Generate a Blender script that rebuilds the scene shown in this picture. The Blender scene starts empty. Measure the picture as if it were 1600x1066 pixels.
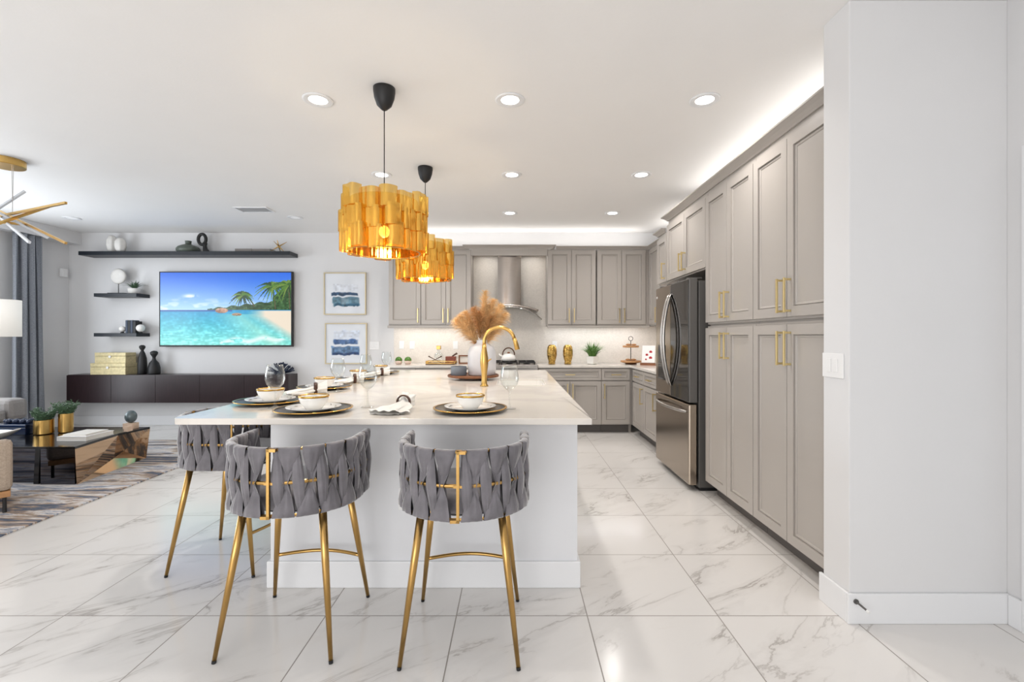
import bpy, bmesh, math, random
import numpy as np
from mathutils import Vector, Matrix
random.seed(7)
rng = np.random.RandomState(3)
PI = math.pi
C = bpy.context.scene.collection
scn = bpy.context.scene

# ------------------------------------------------------------------ camera
F = 728.0; H = 1.301
cd = bpy.data.cameras.new('camera'); cam = bpy.data.objects.new('camera', cd); C.objects.link(cam)
cam.location = (0, 0, H); cam.rotation_euler = (PI/2, 0, 0)
cd.sensor_width = 36; cd.lens = 36*F/1600
cd.shift_x = (800-803)/1600; cd.shift_y = (526.5-533)/1600
cd.clip_start = 0.05
scn.camera = cam
def P(x, y, d): return Vector(((x-803)*d/F, d, H-(y-526.5)*d/F))

# ------------------------------------------------------------------ world, light, exposure
w = bpy.data.worlds.new('world'); scn.world = w; w.use_nodes = True
w.node_tree.nodes['Background'].inputs[0].default_value = (0.95, 0.97, 1.0, 1)
w.node_tree.nodes['Background'].inputs[1].default_value = 0.6
scn.view_settings.view_transform = 'Standard'; scn.view_settings.look = 'None'
scn.view_settings.gamma = 1.0; scn.view_settings.use_curve_mapping = False
scn.view_settings.exposure = 0.05
scn.cycles.use_denoising = True
scn.cycles.max_bounces = 10; scn.cycles.diffuse_bounces = 5; scn.cycles.glossy_bounces = 5
scn.cycles.transparent_max_bounces = 24; scn.cycles.transmission_bounces = 8
scn.cycles.caustics_reflective = False; scn.cycles.caustics_refractive = False
scn.cycles.sample_clamp_indirect = 4.0

def area(name, loc, rot, sx, sy, power, col=(1,1,1), spread=None):
    l = bpy.data.lights.new(name, 'AREA'); l.shape = 'RECTANGLE'; l.size = sx; l.size_y = sy
    l.energy = power; l.color = col
    if spread: l.spread = spread
    o = bpy.data.objects.new(name, l); o.location = loc; o.rotation_euler = rot; C.objects.link(o); return o
# fill lamps added behind the camera, and daylight from the living-room window
area('rear_fill_wide', (-2.6, -2.45, 1.35), (PI/2, 0, 0), 4.4, 2.3, 120, (1.0, 0.99, 0.98))
area('rear_fill_small', (1.0, -2.45, 1.5), (PI/2, 0, 0), 1.6, 1.8, 12, (1.0, 0.985, 0.96))
area('daylight_left_window', (-6.48, 4.1, 1.35), (0, -PI/2, 0), 2.2, 3.0, 105, (0.88, 0.94, 1.0))

# ------------------------------------------------------------------ materials
def lin(c):
    return tuple(((v/255)/12.92 if v/255 <= .04045 else ((v/255+.055)/1.055)**2.4) for v in c)
MATS = {}
def mat(name, col, rough=.5, metal=0, **k):
    if name in MATS: return MATS[name]
    m = bpy.data.materials.new(name); m.use_nodes = True; nt = m.node_tree
    b = nt.nodes['Principled BSDF']
    b.inputs['Base Color'].default_value = (*lin(col), 1); b.inputs['Roughness'].default_value = rough
    b.inputs['Metallic'].default_value = metal
    if 'emit' in k:
        b.inputs['Emission Color'].default_value = (*lin(k.get('ecol', col)), 1); b.inputs['Emission Strength'].default_value = k['emit']
    if 'sheen' in k:
        b.inputs['Sheen Weight'].default_value = k['sheen']; b.inputs['Sheen Roughness'].default_value = .4
    if 'coat' in k: b.inputs['Coat Weight'].default_value = k['coat']; b.inputs['Coat Roughness'].default_value = .08
    if 'spec' in k: b.inputs['Specular IOR Level'].default_value = k['spec']
    amt = k.get('vary', .04); sc = k.get('vscale', 3.0); st = k.get('stretch', (1,1,1))
    tc = nt.nodes.new('ShaderNodeTexCoord'); mp = nt.nodes.new('ShaderNodeMapping'); mp.inputs['Scale'].default_value = st
    nz = nt.nodes.new('ShaderNodeTexNoise'); nz.inputs['Scale'].default_value = sc; nz.inputs['Detail'].default_value = k.get('detail', 4)
    nt.links.new(tc.outputs['Object'], mp.inputs['Vector']); nt.links.new(mp.outputs['Vector'], nz.inputs['Vector'])
    if amt > 0:
        rp = nt.nodes.new('ShaderNodeValToRGB')
        c2 = k.get('col2')
        a = lin(col)
        lo = lin(c2) if c2 else tuple(v*(1-amt) for v in a); hi = a if c2 else tuple(min(1, v*(1+amt)) for v in a)
        rp.color_ramp.elements[0].position = k.get('p0', .3); rp.color_ramp.elements[1].position = k.get('p1', .7)
        rp.color_ramp.elements[0].color = (*lo, 1); rp.color_ramp.elements[1].color = (*hi, 1)
        nt.links.new(nz.outputs['Fac'], rp.inputs['Fac']); nt.links.new(rp.outputs['Color'], b.inputs['Base Color'])
    if k.get('bump'):
        bn = nt.nodes.new('ShaderNodeBump'); bn.inputs['Strength'].default_value = k['bump']; bn.inputs['Distance'].default_value = k.get('bdist', .003)
        n2 = nt.nodes.new('ShaderNodeTexNoise'); n2.inputs['Scale'].default_value = k.get('bscale', 120); n2.inputs['Detail'].default_value = 3
        nt.links.new(mp.outputs['Vector'], n2.inputs['Vector']); nt.links.new(n2.outputs['Fac'], bn.inputs['Height']); nt.links.new(bn.outputs['Normal'], b.inputs['Normal'])
    MATS[name] = m; return m

M = dict(
 wall=mat('wall_paint', (222,222,223), .6, vary=.008, bump=.12, bscale=90, bdist=.002),
 ceil=mat('ceiling_paint', (240,239,238), .7, vary=.006, bump=.2, bscale=70, bdist=.003),
 trim=mat('trim_paint', (232,233,235), .35, vary=.005),
 cab=mat('cabinet_paint', (174,168,162), .33, vary=.012, vscale=1.5),
 toe=mat('toe_kick_paint', (96,92,90), .5, vary=.03),
 island=mat('island_paint', (226,227,230), .35, vary=.008),
 brass=mat('brushed_brass', (206,168,100), .3, 1, vary=.04, vscale=30),
 pull=mat('satin_brass_pull', (224,204,150), .34, 1, vary=.03, vscale=40),
 goldleg=mat('gold_leg_metal', (190,152,92), .28, 1, vary=.04, vscale=10),
 steel=mat('stainless_steel', (176,172,168), .27, 1, vary=.05, vscale=6, stretch=(1,1,30)),
 hoodst=mat('hood_steel', (168,160,153), .27, 1, vary=.06, vscale=8, stretch=(1,1,20)),
 fsteel=mat('fridge_steel', (168,156,142), .22, 1, vary=.04, vscale=5, stretch=(30,30,1)),
 fside=mat('fridge_side_grey', (98,96,94), .45, .3, vary=.02),
 fglass=mat('fridge_dark_glass', (26,24,23), .06, 0, vary=.02, spec=.8),
 black=mat('black_matte', (22,22,24), .5, vary=.1),
 blackg=mat('black_gloss', (12,12,14), .12, vary=.1),
 velvet=mat('grey_velvet', (110,107,112), .7, vary=.22, vscale=14, sheen=.9, bump=.1, bscale=200),
 shelf=mat('dark_shelf', (20,27,36), .4, vary=.1, vscale=8),
 console=mat('espresso_wood', (40,25,28), .3, vary=.25, vscale=6, stretch=(12,12,1)),
 white=mat('white_ceramic', (238,236,232), .2, vary=.01, coat=.3),
 matw=mat('white_plaster', (226,224,220), .6, vary=.04, vscale=20),
 charger=mat('charger_grey', (88,86,82), .3, .3, vary=.1, vscale=20),
 grim=mat('gold_rim', (214,170,92), .22, 1, vary=.08, vscale=60),
 linen=mat('white_linen', (236,234,230), .85, vary=.03, vscale=30, bump=.2, bscale=300),
 wood=mat('walnut_wood', (120,74,44), .45, vary=.3, vscale=8, stretch=(1,8,8)),
 dwood=mat('dark_wood', (74,44,30), .45, vary=.3, vscale=10, stretch=(1,6,6)),
 lwood=mat('oak_wood', (176,130,86), .5, vary=.15, vscale=8, stretch=(1,8,8)),
 greyc=mat('grey_ceramic', (112,120,130), .4, vary=.05),
 vase=mat('white_grey_vase', (208,208,212), .4, vary=.03, vscale=5),
 green=mat('green_leaf', (86,130,52), .5, vary=.3, vscale=30),
 dgreen=mat('dark_green_leaf', (80,108,80), .55, vary=.3, vscale=30),
 pampas=mat('pampas_plume', (232,196,144), .9, vary=.22, vscale=14),
 pampasd=mat('pampas_plume_dark', (196,150,100), .9, vary=.22, vscale=14),
 fabric=mat('beige_fabric', (168,152,136), .9, vary=.15, vscale=120, bump=.4, bscale=260),
 sofaf=mat('grey_sofa_fabric', (150,146,144), .9, vary=.08, vscale=90, bump=.3, bscale=200),
 curtain=mat('blue_grey_curtain', (142,146,154), .8, vary=.25, vscale=60, stretch=(1,1,4), bump=.2, bscale=160),
 mirror=mat('bronze_mirror', (190,160,130), .04, 1, vary=0),
 dmirror=mat('smoked_mirror', (92,92,98), .05, 1, vary=.05),
 navy=mat('navy_lacquer', (20,36,66), .15, vary=.05),
 gbox=mat('pale_gold_box', (206,192,148), .4, .15, vary=.15, vscale=30),
 kraft=mat('gold_box_side', (168,132,70), .4, .4, vary=.15, vscale=30),
 olive=mat('olive_glaze', (84,92,84), .35, vary=.15, vscale=6),
 paper=mat('book_page', (225,222,216), .7, vary=.04, vscale=60, stretch=(1,1,20)),
 bookg=mat('grey_book_cover', (132,126,122), .6, vary=.06),
 bookb=mat('slate_book_cover', (50,62,82), .5, vary=.08),
 shade=mat('lamp_shade_white', (232,230,226), .8, vary=.01, emit=.35, ecol=(255,250,240)),
 red=mat('red_print', (170,40,50), .6),
 plasticw=mat('white_plastic', (236,236,236), .35, vary=.005),
 decog=mat('antique_gold_glaze', (186,152,84), .2, 1, vary=.35, vscale=40, bump=.5, bscale=60, bdist=.01),
 ledw=mat('downlight_lens', (255,255,255), .4, emit=9, ecol=(255,250,244), vary=0),
 bulb=mat('bulb_glow', (255,240,210), .4, emit=26, ecol=(255,214,140), vary=0),
 rope=mat('navy_beads', (32,44,70), .5, vary=.2, vscale=40),
 cloudg=mat('grey_glass_orb', (92,104,108), .1, .2, vary=.2, vscale=12),
)
def thin_glass(name, tint=(1,1,1), refl=.9):
    m = bpy.data.materials.new(name); m.use_nodes = True; nt = m.node_tree; nt.nodes.clear()
    o = nt.nodes.new('ShaderNodeOutputMaterial'); mx = nt.nodes.new('ShaderNodeMixShader')
    t = nt.nodes.new('ShaderNodeBsdfTransparent'); t.inputs[0].default_value = (*tint, 1)
    g = nt.nodes.new('ShaderNodeBsdfGlossy'); g.inputs['Roughness'].default_value = .03; g.inputs[0].default_value = (refl,refl,refl,1)
    lw = nt.nodes.new('ShaderNodeLayerWeight'); lw.inputs[0].default_value = .35
    rp = nt.nodes.new('ShaderNodeMapRange'); rp.inputs[3].default_value = .03; rp.inputs[4].default_value = .75
    nt.links.new(lw.outputs['Facing'], rp.inputs[0])
    pw = nt.nodes.new('ShaderNodeMath'); pw.operation = 'POWER'; pw.inputs[1].default_value = 1.6
    nt.links.new(rp.outputs[0], pw.inputs[0])
    nt.links.new(pw.outputs[0], mx.inputs[0]); nt.links.new(t.outputs[0], mx.inputs[1]); nt.links.new(g.outputs[0], mx.inputs[2])
    nt.links.new(mx.outputs[0], o.inputs[0]); return m
M['glass'] = thin_glass('clear_glass', (.97,.98,.98))
def amber_mat():
    m = bpy.data.materials.new('gold_foil_translucent'); m.use_nodes = True; nt = m.node_tree; nt.nodes.clear()
    o = nt.nodes.new('ShaderNodeOutputMaterial'); mx = nt.nodes.new('ShaderNodeMixShader')
    t = nt.nodes.new('ShaderNodeBsdfTransparent'); t.inputs[0].default_value = (1.0,.82,.50,1)
    g = nt.nodes.new('ShaderNodeBsdfGlossy'); g.inputs['Roughness'].default_value = .05; g.inputs[0].default_value = (*lin((234,190,92)),1)
    tr = nt.nodes.new('ShaderNodeBsdfTranslucent'); tr.inputs[0].default_value = (*lin((252,200,104)),1)
    m2 = nt.nodes.new('ShaderNodeMixShader'); m2.inputs[0].default_value = .12
    nt.links.new(g.outputs[0], m2.inputs[1]); nt.links.new(tr.outputs[0], m2.inputs[2])
    mx.inputs[0].default_value = .74
    tc = nt.nodes.new('ShaderNodeTexCoord'); mp = nt.nodes.new('ShaderNodeMapping'); mp.inputs['Scale'].default_value = (1,1,.06)
    nz = nt.nodes.new('ShaderNodeTexNoise'); nz.inputs['Scale'].default_value = 55; bn = nt.nodes.new('ShaderNodeBump'); bn.inputs['Strength'].default_value = .5; bn.inputs['Distance'].default_value = .006
    nt.links.new(tc.outputs['Object'], mp.inputs[0]); nt.links.new(mp.outputs[0], nz.inputs[0]); nt.links.new(nz.outputs[0], bn.inputs['Height']); nt.links.new(bn.outputs[0], g.inputs['Normal'])
    nt.links.new(t.outputs[0], mx.inputs[1]); nt.links.new(m2.outputs[0], mx.inputs[2]); nt.links.new(mx.outputs[0], o.inputs[0]); return m
M['amber'] = amber_mat()

def nodes_of(m): return m.node_tree, m.node_tree.nodes['Principled BSDF']
def math_node(nt, op, a, b=None, clamp=False):
    n = nt.nodes.new('ShaderNodeMath'); n.operation = op; n.use_clamp = clamp
    for i, v in enumerate((a, b)):
        if v is None: continue
        if isinstance(v, (int, float)): n.inputs[i].default_value = v
        else: nt.links.new(v, n.inputs[i])
    return n.outputs[0]
def floor_mat():
    m = bpy.data.materials.new('marble_floor_tile'); m.use_nodes = True; nt, b = nodes_of(m)
    geo = nt.nodes.new('ShaderNodeNewGeometry'); sep = nt.nodes.new('ShaderNodeSeparateXYZ'); nt.links.new(geo.outputs['Position'], sep.inputs[0])
    T = .6098
    def cell(out, off):
        u = math_node(nt, 'DIVIDE', math_node(nt, 'SUBTRACT', out, off), T)
        fr = math_node(nt, 'FRACT', u); fl = math_node(nt, 'FLOOR', u)
        e = math_node(nt, 'MINIMUM', fr, math_node(nt, 'SUBTRACT', 1.0, fr)); return e, fl
    ex, cx = cell(sep.outputs[0], .9515-T*20); ey, cy = cell(sep.outputs[1], 2.172-T*20)
    edge = math_node(nt, 'MINIMUM', ex, ey)
    grout = math_node(nt, 'LESS_THAN', edge, .0042)
    comb = nt.nodes.new('ShaderNodeCombineXYZ'); nt.links.new(cx, comb.inputs[0]); nt.links.new(cy, comb.inputs[1])
    wn = nt.nodes.new('ShaderNodeTexWhiteNoise'); nt.links.new(comb.outputs[0], wn.inputs['Vector'])
    sc = nt.nodes.new('ShaderNodeVectorMath'); sc.operation = 'SCALE'; sc.inputs['Scale'].default_value = 30
    nt.links.new(wn.outputs['Color'], sc.inputs[0])
    mp = nt.nodes.new('ShaderNodeMapping'); mp.inputs['Rotation'].default_value = (0,0,math.radians(-38)); mp.inputs['Scale'].default_value = (1,1,1)
    nt.links.new(geo.outputs['Position'], mp.inputs['Vector'])
    mp2 = nt.nodes.new('ShaderNodeMapping'); mp2.inputs['Scale'].default_value = (.7, 2.3, 1); nt.links.new(mp.outputs[0], mp2.inputs['Vector'])
    add = nt.nodes.new('ShaderNodeVectorMath'); add.operation = 'ADD'; nt.links.new(mp2.outputs[0], add.inputs[0]); nt.links.new(sc.outputs[0], add.inputs[1])
    n1 = nt.nodes.new('ShaderNodeTexNoise'); n1.inputs['Scale'].default_value = 1.5; n1.inputs['Detail'].default_value = 7; n1.inputs['Roughness'].default_value = .6; n1.inputs['Distortion'].default_value = .5
    nt.links.new(add.outputs[0], n1.inputs['Vector'])
    v = math_node(nt, 'ABSOLUTE', math_node(nt, 'SUBTRACT', n1.outputs['Fac'], .5))
    vein = math_node(nt, 'SUBTRACT', 1.0, math_node(nt, 'MULTIPLY', v, 62.0), True)
    soft = math_node(nt, 'SUBTRACT', 1.0, math_node(nt, 'MULTIPLY', v, 12.0), True)
    n2 = nt.nodes.new('ShaderNodeTexNoise'); n2.inputs['Scale'].default_value = 1.7; n2.inputs['Detail'].default_value = 3; nt.links.new(add.outputs[0], n2.inputs['Vector'])
    gate = nt.nodes.new('ShaderNodeMapRange'); gate.inputs[1].default_value = .47; gate.inputs[2].default_value = .66; nt.links.new(n2.outputs['Fac'], gate.inputs[0])
    f = math_node(nt, 'ADD', math_node(nt, 'MULTIPLY', math_node(nt,'MULTIPLY', vein, gate.outputs[0]), .46), math_node(nt, 'MULTIPLY', math_node(nt, 'MULTIPLY', soft, gate.outputs[0]), .15), True)
    mx = nt.nodes.new('ShaderNodeMix'); mx.data_type = 'RGBA'
    mx.inputs['A'].default_value = (*lin((226,223,220)),1); mx.inputs['B'].default_value = (*lin((128,118,110)),1); nt.links.new(f, mx.inputs['Factor'])
    m3 = nt.nodes.new('ShaderNodeMix'); m3.data_type = 'RGBA'; m3.inputs['B'].default_value = (*lin((150,144,138)),1)
    nt.links.new(mx.outputs['Result'], m3.inputs['A']); nt.links.new(grout, m3.inputs['Factor'])
    nt.links.new(m3.outputs['Result'], b.inputs['Base Color'])
    nt.links.new(math_node(nt, 'ADD', math_node(nt, 'MULTIPLY', grout, .5), .16), b.inputs['Roughness'])
    return m
M['floor'] = floor_mat()
def stone_mat(name, base, vein, rough, k=.35, scale=1.6, speck=.0, spec=.5):
    m = bpy.data.materials.new(name); m.use_nodes = True; nt, b = nodes_of(m)
    tc = nt.nodes.new('ShaderNodeTexCoord')
    n1 = nt.nodes.new('ShaderNodeTexNoise'); n1.inputs['Scale'].default_value = scale; n1.inputs['Detail'].default_value = 7; n1.inputs['Distortion'].default_value = 1.2
    nt.links.new(tc.outputs['Object'], n1.inputs['Vector'])
    v = math_node(nt, 'ABSOLUTE', math_node(nt, 'SUBTRACT', n1.outputs['Fac'], .5))
    vein_f = math_node(nt, 'SUBTRACT', 1.0, math_node(nt, 'MULTIPLY', v, 14.0), True)
    n2 = nt.nodes.new('ShaderNodeTexNoise'); n2.inputs['Scale'].default_value = 60; n2.inputs['Detail'].default_value = 2; nt.links.new(tc.outputs['Object'], n2.inputs['Vector'])
    f = math_node(nt, 'ADD', math_node(nt, 'MULTIPLY', vein_f, k), math_node(nt, 'MULTIPLY', n2.outputs['Fac'], speck), True)
    mx = nt.nodes.new('ShaderNodeMix'); mx.data_type = 'RGBA'; mx.inputs['A'].default_value = (*lin(base),1); mx.inputs['B'].default_value = (*lin(vein),1)
    nt.links.new(f, mx.inputs['Factor']); nt.links.new(mx.outputs['Result'], b.inputs['Base Color']); b.inputs['Roughness'].default_value = rough
    b.inputs['Specular IOR Level'].default_value = spec
    return m
M['quartz'] = stone_mat('quartz_worktop', (228,222,214), (186,182,180), .12, .3, 1.4, .12, .6)
M['splash'] = stone_mat('backsplash_stone', (232,226,218), (176,168,160), .3, .10, 14, .42)
def rug_mat():
    m = bpy.data.materials.new('abstract_rug_weave'); m.use_nodes = True; nt, b = nodes_of(m)
    tc = nt.nodes.new('ShaderNodeTexCoord'); mp = nt.nodes.new('ShaderNodeMapping'); mp.inputs['Scale'].default_value = (.9, 5.6, 1); mp.inputs['Rotation'].default_value = (0,0,.06)
    nt.links.new(tc.outputs['Object'], mp.inputs['Vector'])
    n = nt.nodes.new('ShaderNodeTexNoise'); n.inputs['Scale'].default_value = 1.3; n.inputs['Detail'].default_value = 9; n.inputs['Roughness'].default_value = .68; n.inputs['Distortion'].default_value = .6
    nt.links.new(mp.outputs[0], n.inputs['Vector'])
    r = nt.nodes.new('ShaderNodeValToRGB'); cr = r.color_ramp
    cols = [(.30,(52,58,72)),(.42,(96,104,120)),(.47,(164,142,122)),(.53,(214,210,208)),(.58,(120,130,150)),(.63,(206,196,186)),(.72,(170,146,120))]
    cr.elements[0].position = cols[0][0]; cr.elements[0].color = (*lin(cols[0][1]),1); cr.elements[1].position = cols[-1][0]; cr.elements[1].color = (*lin(cols[-1][1]),1)
    for p, c in cols[1:-1]:
        e = cr.elements.new(p); e.color = (*lin(c),1)
    nt.links.new(n.outputs['Fac'], r.inputs[0]); nt.links.new(r.outputs[0], b.inputs['Base Color']); b.inputs['Roughness'].default_value = .95
    bn = nt.nodes.new('ShaderNodeBump'); bn.inputs['Strength'].default_value = .3; bn.inputs['Distance'].default_value = .004
    nt.links.new(n.outputs['Fac'], bn.inputs['Height']); nt.links.new(bn.outputs[0], b.inputs['Normal'])
    return m
M['rug'] = rug_mat()
def attr_mat(name, emit=0, rough=.3):
    m = bpy.data.materials.new(name); m.use_nodes = True; nt, b = nodes_of(m)
    a = nt.nodes.new('ShaderNodeAttribute'); a.attribute_name = 'picture'
    if emit:
        b.inputs['Base Color'].default_value = (.01,.01,.01,1); nt.links.new(a.outputs['Color'], b.inputs['Emission Color']); b.inputs['Emission Strength'].default_value = emit
    else: nt.links.new(a.outputs['Color'], b.inputs['Base Color'])
    b.inputs['Roughness'].default_value = rough
    return m

# ------------------------------------------------------------------ mesh helpers
class MB:
    def __init__(s): s.bm = bmesh.new()
    def box(s, x0, x1, y0, y1, z0, z1, mi=0):
        vs = [s.bm.verts.new(v) for v in ((x0,y0,z0),(x1,y0,z0),(x1,y1,z0),(x0,y1,z0),(x0,y0,z1),(x1,y0,z1),(x1,y1,z1),(x0,y1,z1))]
        for f in ((3,2,1,0),(4,5,6,7),(0,1,5,4),(1,2,6,5),(2,3,7,6),(3,0,4,7)):
            s.bm.faces.new([vs[i] for i in f]).material_index = mi
        return s
    def obox(s, c, ax, ay, az):      # oriented box: centre and half-axis vectors
        c, ax, ay, az = map(Vector, (c, ax, ay, az))
        vs = [s.bm.verts.new(c+ax*i+ay*j+az*k) for i,j,k in ((-1,-1,-1),(1,-1,-1),(1,1,-1),(-1,1,-1),(-1,-1,1),(1,-1,1),(1,1,1),(-1,1,1))]
        for f in ((3,2,1,0),(4,5,6,7),(0,1,5,4),(1,2,6,5),(2,3,7,6),(3,0,4,7)): s.bm.faces.new([vs[i] for i in f])
        return s
    def poly(s, pts, z0, z1):
        a = [s.bm.verts.new((x,y,z0)) for x,y in pts]; b = [s.bm.verts.new((x,y,z1)) for x,y in pts]; n = len(pts)
        s.bm.faces.new(a[::-1]); s.bm.faces.new(b)
        for i in range(n): s.bm.faces.new((a[i], a[(i+1)%n], b[(i+1)%n], b[i]))
        return s
    def lathe(s, prof, seg=32, c=(0,0,0), sx=1, sy=1, wob=None):
        rings = []
        for r, z in prof:
            if r < 1e-5: rings.append([s.bm.verts.new((c[0], c[1], c[2]+z))])
            else: rings.append([s.bm.verts.new((c[0]+r*sx*math.cos(2*PI*i/seg)*(wob(i/seg,z) if wob else 1), c[1]+r*sy*math.sin(2*PI*i/seg)*(wob(i/seg,z) if wob else 1), c[2]+z)) for i in range(seg)])
        for a, b in zip(rings, rings[1:]):
            for i in range(seg):
                j = (i+1) % seg
                if len(a) == 1 and len(b) == 1: continue
                if len(a) == 1: s.bm.faces.new((a[0], b[j], b[i]))
                elif len(b) == 1: s.bm.faces.new((a[i], a[j], b[0]))
                else: s.bm.faces.new((a[i], a[j], b[j], b[i]))
        return s
    def tube(s, pts, r, seg=10, cap=True, closed=False):
        pts = [Vector(p) for p in pts]; n = len(pts); rr = r if isinstance(r, (list, tuple)) else [r]*n
        rings = []; up = None
        for i, p in enumerate(pts):
            if closed: t = (pts[(i+1)%n]-pts[i-1]).normalized()
            else: t = (pts[min(i+1,n-1)]-pts[max(i-1,0)]).normalized()
            if up is None:
                up = Vector((0,0,1)) if abs(t.z) < .9 else Vector((0,1,0))
            a = (up - t*up.dot(t)).normalized(); up = a; b = t.cross(a)
            rings.append([s.bm.verts.new(p + (a*math.cos(2*PI*k/seg)+b*math.sin(2*PI*k/seg))*rr[i]) for k in range(seg)])
        m = n if closed else n-1
        for i in range(m):
            A, B = rings[i], rings[(i+1)%n]
            for k in range(seg): s.bm.faces.new((A[k], A[(k+1)%seg], B[(k+1)%seg], B[k]))
        if cap and not closed: s.bm.faces.new(rings[0][::-1]); s.bm.faces.new(rings[-1])
        return s
    def grid(s, f, nu, nv, wrapu=False):
        V = [[s.bm.verts.new(f(i/(nu if wrapu else nu-1), j/(nv-1))) for j in range(nv)] for i in range(nu)]
        for i in range(nu if wrapu else nu-1):
            for j in range(nv-1):
                a, b = V[i], V[(i+1)%nu]; s.bm.faces.new((a[j], b[j], b[j+1], a[j+1]))
        return s
    def sphere(s, c, r, seg=20, sz=1, sx=1, sy=1):
        n = seg//2
        return s.lathe([(r*math.sin(PI*i/n), -r*sz*math.cos(PI*i/n)) for i in range(n+1)], seg, c, sx, sy)
    def build(s, name, m, parent=None, bevel=0, smooth=False, solid=0, sub=0, loc=None):
        bmesh.ops.recalc_face_normals(s.bm, faces=s.bm.faces[:])
        me = bpy.data.meshes.new(name); s.bm.to_mesh(me); s.bm.free()
        for x in (m if isinstance(m, (list, tuple)) else [m]): me.materials.append(x)
        if smooth: me.polygons.foreach_set('use_smooth', [True]*len(me.polygons))
        o = bpy.data.objects.new(name, me); C.objects.link(o)
        if parent: o.parent = parent
        if loc: o.location = loc
        if solid:
            md = o.modifiers.new('solid', 'SOLIDIFY'); md.thickness = solid; md.offset = 0
        if bevel:
            md = o.modifiers.new('bevel', 'BEVEL'); md.width = bevel; md.segments = 2; md.limit_method = 'ANGLE'; md.angle_limit = math.radians(40)
        if sub:
            md = o.modifiers.new('sub', 'SUBSURF'); md.levels = sub; md.render_levels = sub
        return o
def autosmooth(o, ang=40):
    me = o.data; me.polygons.foreach_set('use_smooth', [True]*len(me.polygons))
    me.set_sharp_from_angle(angle=math.radians(ang)); return o
def thing(name, label, cat, loc=(0,0,0), rz=0, group=None):
    o = bpy.data.objects.new(name, None); C.objects.link(o); o.empty_display_size = .05
    o.location = loc; o.rotation_euler = (0,0,rz); return tag(o, label, cat, group)
def tag(o, label, cat, group=None, kind=None):
    o['label'] = label; o['category'] = cat
    if group: o['group'] = group
    if kind: o['kind'] = kind
    return o
def struct(o, label=None):
    o['kind'] = 'structure'
    if label: o['label'] = label
    return o
KIDS = {}
def dup(root, loc, rz, label, group=None):
    def cp(o, par):
        c = o.copy(); C.objects.link(c)
        if par is not None: c.parent = par
        for ch in [x for x in bpy.data.objects if x.parent == o]: cp(ch, c)
        return c
    r = cp(root, None); r.location = loc
    if rz is not None: r.rotation_euler = (0,0,rz)
    r['label'] = label
    if group: r['group'] = group
    return r

# ------------------------------------------------------------------ room shell
HC = 2.835; YB = 6.88; XL = -6.57; XR = 2.25; YR = -2.6
struct(MB().box(XL-.15, 2.6, YR-.1, YB+.15, -.1, 0).build('floor', M['floor']))
struct(MB().box(XL-.15, 2.6, YR-.1, YB+.15, HC, HC+.12).build('ceiling', M['ceil']))
struct(MB().box(XL-.15, XR+.15, YB, YB+.12, 0, HC).build('wall_back', M['wall']))
# left wall with the window opening between Y 2.6 and 5.75
struct(MB().box(XL-.15, XL, 5.75, YB, 0, HC).box(XL-.15, XL, YR, 2.6, 0, HC).box(XL-.15, XL, 2.6, 5.75, 2.45, HC).box(XL-.15, XL, 2.6, 5.75, 0, .25).build('wall_left', M['wall']))
struct(MB().box(XL, -6.38, YR, YB, 2.66, HC-.001).build('trim_1', M['wall']), 'white soffit beam along the top of the left wall')
struct(MB().box(XR, XR+.12, 2.3, YB, 0, HC).build('wall_right', M['wall']))
struct(MB().box(1.527, XR+.15, 2.121, 2.299, 0, HC).build('wall_column', M['wall'], bevel=.004), 'short white wall stub at the end of the pantry cabinets')
# near right wall with a doorway at Y < 2.03
struct(MB().box(2.245, 2.37, 2.045, 2.12, 0, HC).box(2.245, 2.37, 1.1, 2.045, 2.1, HC).box(2.245, 2.37, YR, 1.1, 0, HC).build('wall_near_right', M['wall']))
struct(MB().box(2.232, 2.244, 1.99, 2.048, 0, 2.14).box(2.244, 2.37, 2.03, 2.044, 0, 2.1).build('trim_2', M['trim']), 'white door casing at the right edge')
# unseen wall behind the camera, open frames added to let light in
struct(MB().box(XL, -5.0, YR-.1, YR, 0, HC).box(-.35, .15, YR-.1, YR, 0, HC).box(1.85, 2.4, YR-.1, YR, 0, HC).box(-5.0, -.35, YR-.1, YR, 2.5, HC).box(.15, 1.85, YR-.1, YR, 2.45, HC).box(.15, 1.85, YR-.1, YR, 0, .5).build('wall_front', M['wall']))
wf = MB()
for x0, x1, z0, z1 in ((-5.0,-.35,0,2.5),(.15,1.85,.5,2.45)):
    n = 4 if x1-x0 > 3 else 2
    for i in range(n+1):
        x = x0+(x1-x0-.05)*i/n; wf.box(x, x+.05, YR-.07, YR-.03, z0, z1)
    wf.box(x0, x1, YR-.07, YR-.03, z1-.05, z1); wf.box(x0, x1, YR-.07, YR-.03, z0, z0+.05)
struct(wf.build('window_1', M['trim']), 'white frames of the unseen openings added for light behind the camera')
wl = MB()
for i in range(4):
    y = 2.6+3.1*i/3; wl.box(XL-.1, XL-.05, y, y+.05, .25, 2.45)
wl.box(XL-.1, XL-.05, 2.6, 5.75, 2.4, 2.45).box(XL-.1, XL-.05, 2.6, 5.75, .25, .3)
struct(wl.build('window_2', M['trim']), 'white living room window frame')

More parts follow.
